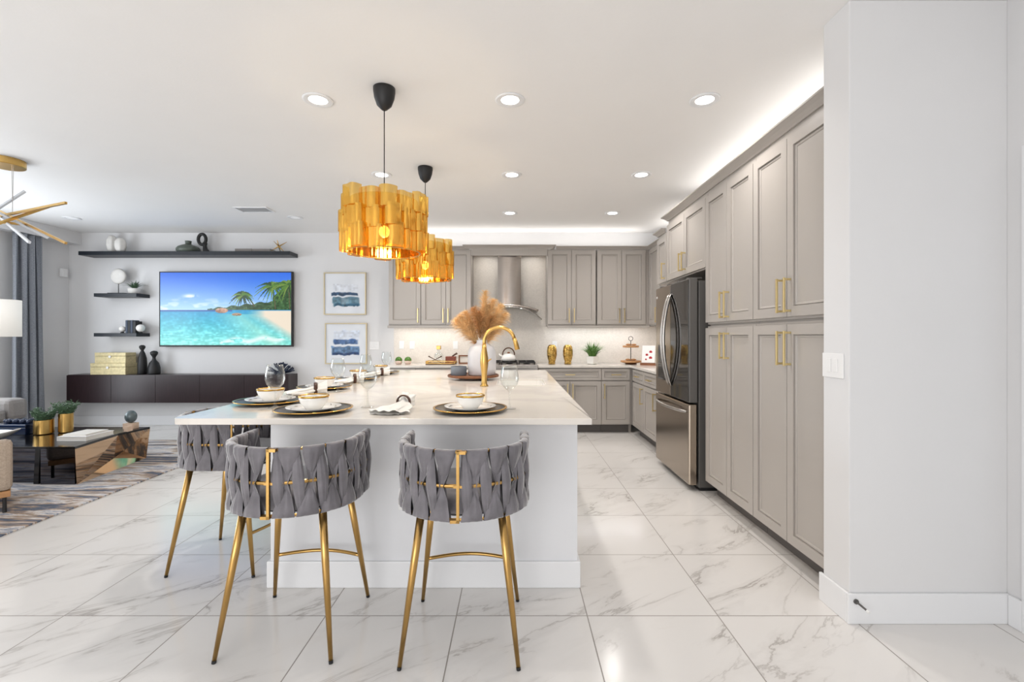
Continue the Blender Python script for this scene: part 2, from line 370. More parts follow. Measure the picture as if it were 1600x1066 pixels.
def baseboard(name, pts, h=.137, t=.015):
    """pts: list of (x0,x1,y0,y1) boxes with a small top bead"""
    b = MB()
    for x0,x1,y0,y1 in pts: b.box(x0,x1,y0,y1,0,h)
    return struct(b.build(name, M['trim'], bevel=.004))
baseboard('baseboard_back', [(XL, -1.80, YB-.015, YB)])
baseboard('baseboard_left', [(XL, XL+.015, YR, YB-.016)])
baseboard('baseboard_column', [(1.512, 2.244, 2.106, 2.1205), (1.512, 1.5265, 2.1207, 2.312)])
baseboard('baseboard_near_right', [(2.230, 2.2445, 2.049, 2.105)])

# ------------------------------------------------------------------ cabinets
def panel_door(x0, x1, z0, z1, name, par, fw=.058, m=None, t=.022):
    """shaker-style front: frame, bead step and recessed panel; front faces local -Y"""
    b = MB(); bm = b.bm
    g = .0025; x0 += g; x1 -= g; z0 += g; z1 -= g
    fw = min(fw, (x1-x0)*.3, (z1-z0)*.3)
    loops = []
    for ins, y in ((0,0),(0,-t),(fw,-t),(fw+.001,-t+.015),(fw+.0045,-t+.015),(fw+.006,-t+.008),(fw+.016,-t+.011),(fw+.018,-t+.015)):
        loops.append([bm.verts.new(v) for v in ((x0+ins,y,z0+ins),(x1-ins,y,z0+ins),(x1-ins,y,z1-ins),(x0+ins,y,z1-ins))])
    for a, c in zip(loops, loops[1:]):
        for i in range(4): bm.faces.new((a[i], a[(i+1)%4], c[(i+1)%4], c[i]))
    bm.faces.new(loops[-1]); bm.faces.new(loops[0][::-1])
    return b.build(name, m or M['cab'], par, bevel=.0008)
def pull(x, z, par, horiz=False, L=.2, y=-.022):
    b = MB(); r = .0055; so = .032
    if horiz: b.box(x-L/2, x+L/2, y-so-2*r, y-so, z-r, z+r).box(x-L/2+.004, x-L/2+.016, y-so, y, z-r, z+r).box(x+L/2-.016, x+L/2-.004, y-so, y, z-r, z+r)
    else: b.box(x-r, x+r, y-so-2*r, y-so, z-L/2, z+L/2).box(x-r, x+r, y-so, y, z-L/2+.004, z-L/2+.016).box(x-r, x+r, y-so, y, z+L/2-.016, z+L/2-.004)
    return b.build('handle', M['pull'], par, bevel=.001)
def cabinet(name, label, cat, loc, rz, w, d, z0, z1, fronts, toe=False, group=None, extra=None):
    """fronts: (x0,x1,z0,z1,kind,handle) ; handle: None or (x,z,horiz,L)"""
    t = thing(name, label, cat, loc, rz, group)
    b = MB()
    if z1-z0 > 2: b.box(.0005, w-.0005, 0, d, z0, 1.388).box(.0005, w-.0005, 0, d, 1.402, z1).box(.0005, w-.0005, .02, d, 1.3881, 1.4019)
    else: b.box(.0005, w-.0005, 0, d, z0, z1)
    b.build('body', M['cab'], t)
    if toe: MB().box(.0005, w-.0005, .075, d, 0, z0-.0005).build('toe_kick', M['toe'], t)
    for f in fronts:
        o = panel_door(f[0], f[1], f[2], f[3], f[4], t, fw=.058 if f[4]=='door' else .035)
        if f[5]: pull(f[5][0], f[5][1], o, f[5][2], f[5][3])
    if extra: extra(t)
    return t
RZ = -PI/2
# pantry units (face X = 1.60, local x runs towards the camera)
def pantry(yfar, label):
    w = .762; c = w/2; o = .037
    fr = [(0, c, 1.415, 2.45, 'door', (c-o, 1.54, False, .2)), (c, w, 1.415, 2.45, 'door', (c+o, 1.54, False, .2)),
          (0, c, .115, 1.375, 'door', (c-o, 1.235, False, .2)), (c, w, .115, 1.375, 'door', (c+o, 1.235, False, .2))]
    return cabinet('pantry_cabinet', label, 'cabinet', (1.60, yfar, 0), RZ, w, .64, .11, 2.50, fr, True, 'pantry cabinets')
pantry(3.84, 'tall taupe four-door pantry cabinet directly beside the refrigerator')
pantry(3.076, 'tall taupe four-door pantry cabinet beside the white wall stub')
cabinet('over_fridge_cabinet', 'taupe two-door wall cabinet above the refrigerator', 'cabinet', (1.60, 4.815, 0), RZ, .972, .64, 1.865, 2.50,
  [(0,.486,1.875,2.45,'door',(.486-.037,2.0,False,.17)), (.486,.972,1.875,2.45,'door',(.486+.037,2.0,False,.17))])
cabinet('wall_cabinet', 'narrow taupe single-door deep wall cabinet beyond the refrigerator', 'cabinet', (1.60, 5.15, 0), RZ, .333, .64, 1.865, 2.40,
  [(0.01,.323,1.875,2.36,'door',(.28,1.99,False,.17))])
cabinet('wall_cabinet', 'shallow taupe wall cabinet on the right wall at the kitchen corner', 'cabinet', (1.915, 6.545, 0), RZ, 1.39, .33, 1.46, 2.53,
  [(.0,.46,1.475,2.515,'door',(.42,1.59,False,.2)), (.46,.92,1.475,2.515,'door',(.5,1.59,False,.2)), (.92,1.38,1.475,2.515,'door',(.96,1.59,False,.2))])
# fridge far-side panel
# back wall uppers (face Y = 6.55)
def upper(x0, xs, label, hs):
    fr = []
    for i, (a, b2) in enumerate(zip(xs, xs[1:])):
        hx = (b2-.035) if hs[i] == 'r' else (a+.035)
        fr.append((a-x0, b2-x0, 1.475, 2.515, 'door', (hx-x0, 1.60, False, .2)))
    return cabinet('wall_cabinet', label, 'cabinet', (x0, 6.55, 0), 0, xs[-1]-x0, .325, 1.46, 2.53, fr, False, 'back wall cabinets')
upper(-1.760, [-1.757,-1.307], 'single-door taupe wall cabinet at the far left of the kitchen', 'r')
upper(-1.305, [-1.303,-.954,-.603], 'two-door taupe wall cabinet left of the range hood, behind the pampas grass', 'rl')
upper(.472, [.474,.807,1.150], 'two-door taupe wall cabinet immediately right of the range hood', 'rl')
upper(1.165, [1.167,1.509,1.847], 'two-door taupe wall cabinet above the tiered tray in the corner', 'rl')
MBf = MB().box(1.849, 1.912, 6.552, 6.875, 1.46, 2.53); tag(MBf.build('filler_panel', M['cab']), 'narrow taupe filler strip in the upper kitchen corner', 'cabinet panel')
# hood valance board between uppers
tag(MB().box(-.601, .470, 6.52, 6.56, 2.44, 2.53).box(-.601,.470,6.561,6.875,2.50,2.53).build('hood_valance', M['cab'], bevel=.002), 'taupe valance board bridging above the range hood', 'cabinet panel')
# light rails under the uppers
def rail(x0,x1,lab): tag(MB().box(x0,x1,6.535,6.56,1.425,1.459).build('light_rail', M['cab'], bevel=.003), lab, 'molding')
rail(-1.775,-.603,'taupe light rail under the wall cabinets left of the hood'); rail(.472,1.90,'taupe light rail under the wall cabinets right of the hood')

# crown mouldings: profile swept along a polyline (room side is on the left of travel)
def crown(name, path, z0, h, p, label):
    prof = [(0,0),(p*.15,0),(p*.25,h*.18),(p*.55,h*.5),(p*.9,h*.75),(p,h*.8),(p,h),(0,h)]
    b = MB(); bm = b.bm; n = len(path); rings = []
    for i, (x, y) in enumerate(path):
        d0 = Vector((x-path[i-1][0], y-path[i-1][1])).normalized() if i > 0 else None
        d1 = Vector((path[i+1][0]-x, path[i+1][1]-y)).normalized() if i < n-1 else None
        if d0 is None: d0 = d1
        if d1 is None: d1 = d0
        n0 = Vector((d0.y, -d0.x)); n1 = Vector((d1.y, -d1.x)); m = (n0+n1); m = m/(1+n0.dot(n1))
        rings.append([bm.verts.new((x+m.x*u, y+m.y*u, z0+v)) for u, v in prof])
    for a, c in zip(rings, rings[1:]):
        for k in range(len(prof)): bm.faces.new((a[k], a[(k+1)%len(prof)], c[(k+1)%len(prof)], c[k]))
    bm.faces.new(rings[0]); bm.faces.new(rings[-1][::-1])
    return struct(b.build(name, M['cab']), label)
crown('trim_3', [(1.597,2.305),(1.597,4.818),(2.23,4.818)][::-1], 2.497, .05, .06, 'taupe crown molding on the pantry and refrigerator cabinets')
crown('trim_4', [(1.597,4.90),(1.597,5.153),(1.913,5.153)][::-1], 2.401, .045, .05, 'short taupe crown molding beyond the refrigerator')
crown('trim_5', [(-1.763,6.87),(-1.763,6.548),(-.66,6.548)], 2.531, .04, .05, 'taupe crown molding on the left wall cabinets')
crown('trim_6', [(-.655,6.87),(-.655,6.515),(.525,6.515),(.525,6.87)], 2.531, .05, .06, 'taupe crown molding over the hood valance')
crown('trim_7', [(.59,6.548),(1.912,6.548),(1.912,5.21)], 2.531, .04, .05, 'taupe crown molding on the right wall cabinets')

# base cabinets back wall (face Y = 6.29)
def base(x0, x1, label, doors, drawers=1, loc=None, rz=0, hside='r'):
    w = x1-x0; fr = []
    for i in range(drawers):
        a = w*i/drawers; b2 = w*(i+1)/drawers
        fr.append((a,b2,.715,.872,'drawer',((a+b2)/2,.793,True,.13)))
    for i in range(doors):
        a = w*i/doors; b2 = w*(i+1)/doors
        s = ('r' if i == 0 else 'l') if doors == 2 else hside
        fr.append((a,b2,.125,.705,'door',((b2-.035) if s=='r' else (a+.035), .57, False, .2)))
    return cabinet('base_cabinet', label, 'cabinet', loc or (x0,6.29,0), rz, w, .58, .115, .883, fr, True, 'base cabinets')
base(-1.78,-1.32,'single taupe base cabinet at the left end of the back counter',1)
base(-1.318,-.46,'taupe base cabinet left of the range, behind the island',2)
base(.33,1.178,'taupe base cabinet with one wide drawer right of the range',2)
base(1.18,1.563,'single-door taupe base cabinet under the tiered tray',1,hside='l')
tag(MB().box(1.565,1.598,6.292,6.87,.115,.883).box(1.565,1.598,6.365,6.87,0,.114).build('filler_panel', M['cab']), 'narrow taupe filler strip in the lower kitchen corner', 'cabinet panel')
base(0,.53,'single-door base cabinet on the right wall nearest the corner',1,loc=(1.60,6.20,0),rz=RZ)
base(0,.53,'single-door base cabinet on the right wall next to the refrigerator',1,loc=(1.60,5.668,0),rz=RZ)
tag(MB().box(1.60,2.24,4.86,5.136,.0,.883).build('filler_panel', M['cab']), 'taupe end panel hidden behind the refrigerator', 'cabinet panel')
# worktops
tag(MB().box(-1.80,-.451,6.255,6.872,.885,.915).build('worktop', M['quartz'], bevel=.003), 'pale quartz worktop left of the range under the small plants', 'worktop')
tag(MB().poly([(.325,6.255),(1.57,6.255),(1.57,4.86),(2.245,4.86),(2.245,6.872),(.325,6.872)],.885,.915).build('worktop', M['quartz'], bevel=.003), 'pale quartz corner worktop right of the range under the gold vases', 'worktop')
# backsplash
tag(MB().box(-1.77,2.24,6.872,6.8795,.916,1.459).box(-.60,.469,6.872,6.8795,1.46,2.499).build('backsplash', M['splash']), 'pale stone backsplash behind the range and counters', 'backsplash')
tag(MB().box(2.2425,2.2495,4.9,6.870,.917,1.458).build('backsplash', M['splash']), 'pale stone backsplash on the right wall beyond the refrigerator', 'backsplash')

# ------------------------------------------------------------------ refrigerator
fr = thing('refrigerator', 'stainless steel french door refrigerator with bottom freezer drawer', 'refrigerator', (1.47, 4.83, 0), RZ)
Wf = .915
MB().box(.004,Wf-.004,.085,.70,.03,1.775).build('body', M['fside'], fr, bevel=.004)
MB().box(.02,Wf-.02,.10,.68,0,.03).build('base', M['black'], fr)
dl = MB().box(.002,.453,0,.075,.745,1.795).build('door', M['fsteel'], fr, bevel=.012); dl['label'] = 'left steel door with water dispenser'
dr = MB().box(.459,Wf-.002,.004,.075,.745,1.795).build('door', M['fside'], fr, bevel=.006); dr['label'] = 'right door with dark glass front'
MB().box(.462,Wf-.012,-.001,.0035,.755,1.785).build('glass_panel', M['fglass'], dr, bevel=.001)
fz = MB().box(.002,Wf-.002,0,.075,.05,.732).build('freezer_drawer', M['fsteel'], fr, bevel=.012)
def arch(p0, p1, out, n=16):
    p0, p1 = Vector(p0), Vector(p1); pts = []
    for i in range(n+1):
        u = i/n; p = p0.lerp(p1, u); p.y -= out*(1-(2*u-1)**2)**.8; pts.append(p)
    return pts
for x, par in ((.425,dl),(.49,dr)):
    b = MB(); b.tube(arch((x,-.002,.85),(x,-.002,1.70),.075), [.010]+[.014]*15+[.010], 12); b.build('handle', M['steel'], par, smooth=True)
MB().tube(arch((.05,-.002,.665),(Wf-.05,-.002,.665),.06), [.010]+[.014]*15+[.010], 12).build('handle', M['steel'], fz, smooth=True)
dp = MB().box(.09,.31,-.003,-.0005,.88,1.22).build('water_dispenser', M['blackg'], dl)
MB().box(.12,.28,-.02,-.0035,.885,.895).box(.18,.22,-.014,-.0035,1.05,1.12).build('dispenser_tray', M['fside'], dp)
MB().box(.11,.29,-.0045,-.0032,1.13,1.20).build('dispenser_panel', M['navy'], dp)
for x in (.82,.60,.32,.1):
    MB().box(x-.03,x+.03,.02,.14,1.7955,1.81).build('hinge_cover', M['fside'], fr, bevel=.003)
MB().tube([(.05,-.0005,1.70),(.05,-.003,1.70)], .012, 20).build('badge', M['plasticw'], dl)

# ------------------------------------------------------------------ range + hood
rg = thing('range', 'stainless steel slide-in gas range between the back counters', 'range', (-.448, 6.24, 0))
MB().box(0,.77,.03,.63,.02,.90).build('body', M['steel'], rg, bevel=.003)
MB().box(0.01,.76,0,.0295,.20,.74).build('oven_door', M['blackg'], rg, bevel=.004)
MB().tube([(.06,-.035,.70),(.71,-.035,.70)], .011).box(.08,.1,-.035,0,.692,.708).box(.67,.69,-.035,0,.692,.708).build('oven_handle', M['steel'], rg)
MB().box(0.0,.77,-.005,.0295,.76,.90).build('control_panel', M['steel'], rg, bevel=.004)
for k in range(5):
    b = MB(); x = .1+k*.1425; b.tube([(x,-.006,.83),(x,-.035,.83)], .02, 18); b.build('knob', M['steel'], rg)
MB().box(0,.77,.0,.63,.9005,.925).build('cooktop', M['steel'], rg, bevel=.003)
for k in range(3):
    b = MB(); x0 = .03+k*.24; x1 = x0+.23
    for y in (.08,.33,.58): b.box(x0,x1,y-.006,y+.006,.945,.96)
    for x in (x0+.006,(x0+x1)/2,x1-.006): b.box(x-.006,x+.006,.08,.58,.945,.96)
    for x in (x0+.01,x1-.01):
        for y in (.09,.57): b.box(x-.007,x+.007,y-.007,y+.007,.9255,.945)
    b.build('grate', M['black'], rg, bevel=.002)
for x,y in ((.145,.2),(.145,.46),(.385,.33),(.625,.2),(.625,.46)):
    MB().lathe([(0,.9255),(.045,.9255),(.045,.935),(.03,.942),(0,.942)],20,(x,y,0)).build('burner', M['black'], rg)
hd = thing('range_hood', 'stainless chimney range hood with curved glass canopy', 'range hood', (-.065, 6.87, 0))
cp_ = [(.165,-.001),(-.165,-.001)]+[(-.165+.33*i/16, -.25-.035*(1-(2*i/16-1)**2)) for i in range(17)]
autosmooth(MB().poly(cp_,1.745,2.4985).build('chimney', M['hoodst'], hd), 50)
b = MB()
b.grid(lambda u,v: ((u-.5)*.80, -.485*v-.005, 1.732-.07*abs(2*u-1)**2.2), 24, 6); hb = b.build('hood_body', M['hoodst'], hd, solid=.026, smooth=True)
b = MB()
def gl(u, v):
    x = (u-.5)*.90; yf = -.50+.10*(2*u-1)**2
    return (x, -.002+yf*v, 1.712-.17*(abs(2*u-1)**2.6))
b.grid(gl, 33, 8); b.build('glass_canopy', M['glass'], hd, smooth=True, solid=.006)
b = MB(); b.tube([ (gl(i/32,1)[0], gl(i/32,1)[1], gl(i/32,1)[2]) for i in range(33)], .008, 8); b.build('canopy_edge', M['steel'], hd, smooth=True)
for sx in (-.18,.18): MB().lathe([(0,0),(.025,0),(.025,.004),(0,.004)],16,(sx,-.33,1.698)).build('lamp', M['ledw'], hd)
for sx in (-.245,.115):
    l = bpy.data.lights.new('hood_light','SPOT'); l.energy = 3; l.spot_size = 1.8; l.shadow_soft_size = .03; l.color = (1,.9,.78)
    o = bpy.data.objects.new('hood_light', l); o.location = (sx,6.54,1.70); C.objects.link(o)

# ------------------------------------------------------------------ kitchen island
IX0, IX1, IY0, IY1 = -1.622, .37, 2.20, 5.41
isl = thing('kitchen_island', 'white panelled kitchen island base with tall baseboard', 'kitchen island', (0,0,0))
MB().box(-1.266,.33,2.425,3.68,.0,.884).box(-1.266,.33,4.30,5.37,.0,.884).box(-1.266,-.165,3.68,4.30,0,.884).box(.283,.33,3.68,4.30,0,.884).box(-.165,.283,3.68,4.30,0,.68).build('body', M['island'], isl)
MB().box(-1.281,.345,2.41,5.385,0,.137).build('baseboard', M['trim'], isl, bevel=.005)
oc = MB().box(-.600,-.530,2.4195,2.4245,.40,.515).build('outlet', M['plasticw'], isl, bevel=.002)
b = MB()
for z in (.435,.48):
    for dx in (-.012,.008): b.box(-.565+dx,-.565+dx+.004,2.4185,2.4194,z-.005,z+.006)
b.build('socket', M['black'], oc)
# top with rounded near-left corner and a sink cut-out
def rect_round(x0,x1,y0,y1,rs,n=6):
    pts = []
    for (cx,cy,a0,r) in ((x0,y0,PI,rs[0]),(x1,y0,1.5*PI,rs[1]),(x1,y1,0,rs[2]),(x0,y1,.5*PI,rs[3])):
        sx = 1 if cx == x0 else -1; sy = 1 if cy == y0 else -1
        for i in range(n+1):
            a = a0+.5*PI*i/n; pts.append((cx+sx*r+r*math.cos(a), cy+sy*r+r*math.sin(a)))
    return pts
SX0,SX1,SY0,SY1 = -.14,.26,3.70,4.28
b = MB(); bm = b.bm
outer = rect_round(IX0,IX1,IY0,IY1,(.04,.006,.006,.02)); inner = rect_round(SX0,SX1,SY0,SY1,(.05,.05,.05,.05))
def ringv(pts,z): return [bm.verts.new((x,y,z)) for x,y in pts]
ot, ob, it, ib = ringv(outer,.915), ringv(outer,.885), ringv(inner,.915), ringv(inner,.885)
n = len(ot)
for T, I in ((ot,it),(ob,ib)):
    for i in range(n): bm.faces.new((T[i],T[(i+1)%n],I[(i+1)%n],I[i]))
for A, B2 in ((ot,ob),(it,ib)):
    for i in range(n): bm.faces.new((A[i],A[(i+1)%n],B2[(i+1)%n],B2[i]))
tag(b.build('island_worktop', M['quartz'], bevel=.003), 'large pale quartz island worktop set with plates', 'worktop')
b = MB(); r1 = rect_round(SX0+.002,SX1-.002,SY0+.002,SY1-.002,(.05,)*4); r2 = rect_round(SX0+.02,SX1-.02,SY0+.02,SY1-.02,(.05,)*4)
rings = [[b.bm.verts.new((x,y,z)) for x,y in r] for r,z in ((r1,.9),(r1,.72),(r2,.70))]
for A,B2 in zip(rings,rings[1:]):
    for i in range(n): b.bm.faces.new((A[i],A[(i+1)%n],B2[(i+1)%n],B2[i]))
b.bm.faces.new(rings[-1])
# the island body gives way to the sink bowl
sk = b.build('kitchen_sink', M['white'], solid=.002); tag(sk, 'undermount sink set in the island behind the gold faucet', 'sink')
# faucet
fa = thing('faucet', 'tall brushed gold gooseneck kitchen faucet on the island', 'faucet', (-.232, 3.64, .9155))
MB().lathe([(0,0),(.032,0),(.032,.008),(.024,.014),(.021,.05),(.022,.10),(.030,.16),(.033,.19),(.030,.23),(.020,.29),(.016,.33),(0,.33)],28).build('body', M['brass'], fa, smooth=True)
pts = [(0,0,.32),(0,0,.345)]
for i in range(17):
    a = PI-PI*i/16*.93; pts.append((.118+.118*math.cos(a), .0, .352+.108*math.sin(a)))
MB().tube(pts, .0145, 14).build('spout', M['brass'], fa, smooth=True)
ex = Vector(pts[-1]); MB().tube([ex, ex+Vector((.012,0,-.035)), ex+Vector((.026,0,-.09))], [.016,.018,.02], 16).build('spray_head', M['brass'], fa, smooth=True)
MB().tube([(.02,-.012,.19),(.055,-.06,.215)], [.006,.005], 10).build('lever', M['brass'], fa, smooth=True)

# ------------------------------------------------------------------ bar stools
def stool(label, loc, rz):
    t = thing('bar_stool', label, 'bar stool', loc, rz, 'woven velvet bar stools')
    # U-shaped plan path by arc length
    raw = [(-.262,.135)]
    for i in range(41):
        a = -PI/2+PI*i/40; raw.append((.262*math.sin(a), -.02-.232*math.cos(a)))
    raw.append((.262,.135))
    raw = [Vector((x,y)) for x,y in raw]; L = [0]
    for p,q in zip(raw,raw[1:]): L.append(L[-1]+(q-p).length)
    TL = L[-1]
    def at(s):
        s = max(0,min(TL,s))
        for i in range(len(L)-1):
            if s <= L[i+1]+1e-9:
                u = (s-L[i])/(L[i+1]-L[i]); p = raw[i].lerp(raw[i+1],u)
                h = .01
                return p
        return raw[-1]
    def frame(s):
        a, b2 = at(s-.012), at(s+.012); d = (b2-a).normalized(); return at(s), Vector((d.y,-d.x))   # outward
    Z0, Z1 = .592, .856; ZM = (Z0+Z1)/2
    def P3(s, n, z):
        p, o = frame(s); return (p.x+o.x*n, p.y+o.y*n, z)
    # gold rails
    b = MB()
    N = 48
    for z in (Z0,ZM,Z1): b.tube([P3(TL*i/N,.005 if z == ZM else 0,z) for i in range(N+1)], .0078 if z == ZM else .0066, 8)
    for s in (0.0,TL): b.tube([P3(s,0,Z0),P3(s,0,Z1)], .0062, 8)
    b.box(-.0055,.0055,-.274,-.262,Z0-.006,Z1+.006).box(-.006,.03,-.274,-.248,Z1-.006,Z1+.006).box(-.03,.006,-.274,-.248,Z0-.006,Z0+.006).box(-.018,.018,-.268,-.25,ZM-.005,ZM+.005)
    b.build('back_rail', M['goldleg'], t, smooth=False)
    # woven velvet straps
    b = MB(); bm = b.bm
    half = TL/2-.018; K = 6; pitch = half/K
    def strap(sc, kind, slant):
        nz, nw = 13, 9; r = .0085
        loop = []
        for i in range(nz):
            z = Z0+(Z1-Z0)*i/(nz-1); loop.append((z, 1, abs(2*i/(nz-1)-1)))
        for k in range(1,4): loop.append((Z1+r*math.sin(PI*k/4), math.cos(PI*k/4), 1.0))
        for i in range(nz-1,-1,-1):
            z = Z0+(Z1-Z0)*i/(nz-1); loop.append((z,-1, abs(2*i/(nz-1)-1)))
        for k in range(1,4): loop.append((Z0-r*math.sin(PI*k/4), -math.cos(PI*k/4), 1.0))
        V = []
        for (z, side, e) in loop:
            if kind == 'A':
                w = (.014+(pitch*.93-.014)*min(1,e*1.1)**1.0); o = -.009+.028*min(1,e*1.25)**.9
                if abs(side) < 1: o = .016
            else:
                w = pitch*(.24+.27*(1-e**1.5)); o = .0205-.017*e**1.3
                if abs(side) < 1: o = .0095
            row = []
            for j in range(nw):
                q = j/(nw-1)*2-1
                fold = .0034*math.sin(j*2.2+sc*40+z*14)*(.45+.55*e)*(1 if abs(side)==1 else .3) 
                edge = -.009*abs(q)**3
                s = sc+q*w/2+slant*(z-ZM)
                row.append(bm.verts.new(P3(s, side*(o+fold+edge) if abs(side)==1 else side*(o+fold), z)))
            V.append(row)
        n = len(V)
        for i in range(n):
            A, B2 = V[i], V[(i+1)%n]
            for j in range(nw-1): bm.faces.new((A[j],B2[j],B2[j+1],A[j+1]))
        for j in (0, nw-1):
            pass
    for side in (-1,1):
        for k in range(K):
            sc = TL/2+side*(.018+pitch*(k+.5)); strap(sc, 'A', .08)
            if k < K-1 or True:
                sb = TL/2+side*(.018+pitch*(k+ (1.0 if k < K-1 else .84))); strap(sb, 'B', -.05)
        strap(TL/2+side*(.030), 'B', -.05) if side == 1 else None
    b.build('woven_backrest', M['velvet'], t, smooth=True)
    # seat cushion
    MB().lathe([(0,.586),(.2,.586),(.228,.592),(.236,.615),(.236,.635),(.225,.655),(.19,.664),(0,.668)],40,(0,.035,0),1,1.0).build('seat', M['velvet'], t, smooth=True)
    MB().lathe([(0,.570),(.19,.570),(.2,.577),(.2,.5855),(0,.5855)],36,(0,.035,0)).build('seat_base', M['black'], t)
    for sx in (-1,1):
        for sy in (-1,1):
            top = Vector((sx*.165,.0+sy*.15,.575)); bot = Vector((sx*.232, .0+sy*.235,.012))
            lg = MB(); lg.tube([top, top.lerp(bot,.35), bot], [.0165,.015,.0085], 14); lo = lg.build('leg', M['goldleg'], t, smooth=True)
            dr_ = (bot-top).normalized()
            MB().tube([bot+dr_*.0003, Vector((bot.x+dr_.x*.012, bot.y+dr_.y*.012, 0))], [.009,.0085], 12).build('foot_cap', M['black'], lo)
    f0 = Vector((-.205,.207,.225)); pts = []
    for i in range(17):
        u = i/16; pts.append((f0.x*(1-2*u), .204+.055*math.sin(PI*u), .225))
    MB().tube(pts, .0085, 10).build('footrest', M['goldleg'], t, smooth=True)
    return t
s0 = stool('grey woven velvet bar stool with gold legs at the island front, left one', (-.962, 2.092, 0), 0)
dup(s0, (-.215, 2.055, 0), 0, 'grey woven velvet bar stool at the island front, in front of the white napkin')
dup(s0, (-1.645, 2.752, 0), -PI/2, 'grey woven bar stool tucked under the left side overhang nearest the camera')
dup(s0, (-1.645, 3.50, 0), -PI/2, 'grey woven bar stool at the left side, mostly hidden behind another stool')

# ------------------------------------------------------------------ place settings
ZT = .9155
def setting(x, y, where, first=None):
    if first is None:
        c = thing('charger_plate', '', 'charger plate', (x,y,ZT), 0, 'charger plates on the island')
        MB().lathe([(0,0),(.11,0),(.125,.004),(.187,.015),(.187,.019),(.128,.009),(.11,.006),(0,.006)],56).build('plate', M['charger'], c, smooth=True)
        MB().lathe([(.1875,.0145),(.193,.0165),(.193,.0205),(.182,.0195)],56).build('rim', M['grim'], c, smooth=True)
        d = thing('dinner_plate', '', 'plate', (x,y,ZT+.0065), 0, 'white dinner plates on the island')
        MB().lathe([(0,0),(.075,0),(.085,.004),(.133,.019),(.134,.022),(.085,.008),(.075,.005),(0,.005)],52).build('plate', M['white'], d, smooth=True)
        b = MB()
        for k in range(14):
            a = k*2*PI/14+.2; r0 = .108
            if k % 4 == 3: continue
            p = Vector((r0*math.cos(a), r0*math.sin(a), .0153)); dv = Vector((math.cos(a+1.1), math.sin(a+1.1), 0))
            b.tube([p-dv*.012, p+Vector((math.cos(a),math.sin(a),0))*.004+Vector((0,0,.001)), p+dv*.012], [.0007,.0016,.0007], 6)
        b.build('sprig_pattern', M['charger'], d)
        e = thing('bowl', '', 'bowl', (x,y,ZT+.0125), 0, 'white gold-rimmed bowls on the island')
        MB().lathe([(0,0),(.038,0),(.044,.008),(.062,.03),(.071,.052),(.0735,.066),(.0705,.066),(.068,.052),(.058,.03),(.038,.010),(0,.008)],44).build('bowl', M['white'], e, smooth=True)
        MB().lathe([(.0738,.062),(.0755,.0665),(.075,.072),(.0715,.072),(.0702,.0665)],44,wob=lambda u,z: 1+.012*math.sin(u*2*PI*9+z*90)).build('rim', M['grim'], e, smooth=True)
        first = (c,d,e)
    else:
        c = dup(first[0], (x,y,ZT), .3, ''); d = dup(first[1], (x,y,ZT+.0065), .9, ''); e = dup(first[2], (x,y,ZT+.0125), .5, '')
    c['label'] = 'grey charger plate with gold rim, ' + where
    d['label'] = 'white dinner plate with grey sprigs, ' + where
    e['label'] = 'small white bowl with gold rim, ' + where
    return first
S = [(-1.035,2.41,'at the island front left of centre'), (-.228,2.435,'at the island front right of centre'), (-1.42,2.72,'nearest on the island left side'),
     (-1.41,3.47,'second along the island left side'), (-1.41,4.22,'third along the island left side'), (-1.41,4.93,'farthest along the island left side')]
ft = None
for x,y,wh in S: ft = setting(x,y,wh,ft)
# wine glasses
def glass(label, loc):
    o = MB().lathe([(0,.001),(.034,.001),(.035,.003),(.02,.006),(.0055,.014),(.004,.03),(.004,.085),(.007,.095),(.022,.105),(.042,.13),(.050,.158),(.048,.19),(.041,.222),(.0395,.235),(.0385,.235),(.040,.222),(.047,.19),(.049,.158),(.041,.131),(.021,.107),(0,.100)],40).build('wine_glass', M['glass'], loc=loc, smooth=True)
    return tag(o, label, 'wine glass', 'wine glasses on the island')
g0 = glass('clear wine glass between the two nearest plates on the left', (-1.292,2.52,ZT))
for (x,y,l) in ((-.80,2.55,'clear wine glass at the island front between plate and napkin'), (-.024,2.49,'clear wine glass beside the right front plate, by the sink'),
                (-1.235,3.27,'clear wine glass in front of the lower picture'), (-1.27,4.0,'clear wine glass third along the island left side'), (-1.29,4.72,'clear wine glass farthest along the island left side')):
    g = g0.copy(); C.objects.link(g); g.location = (x,y,ZT); g['label'] = l
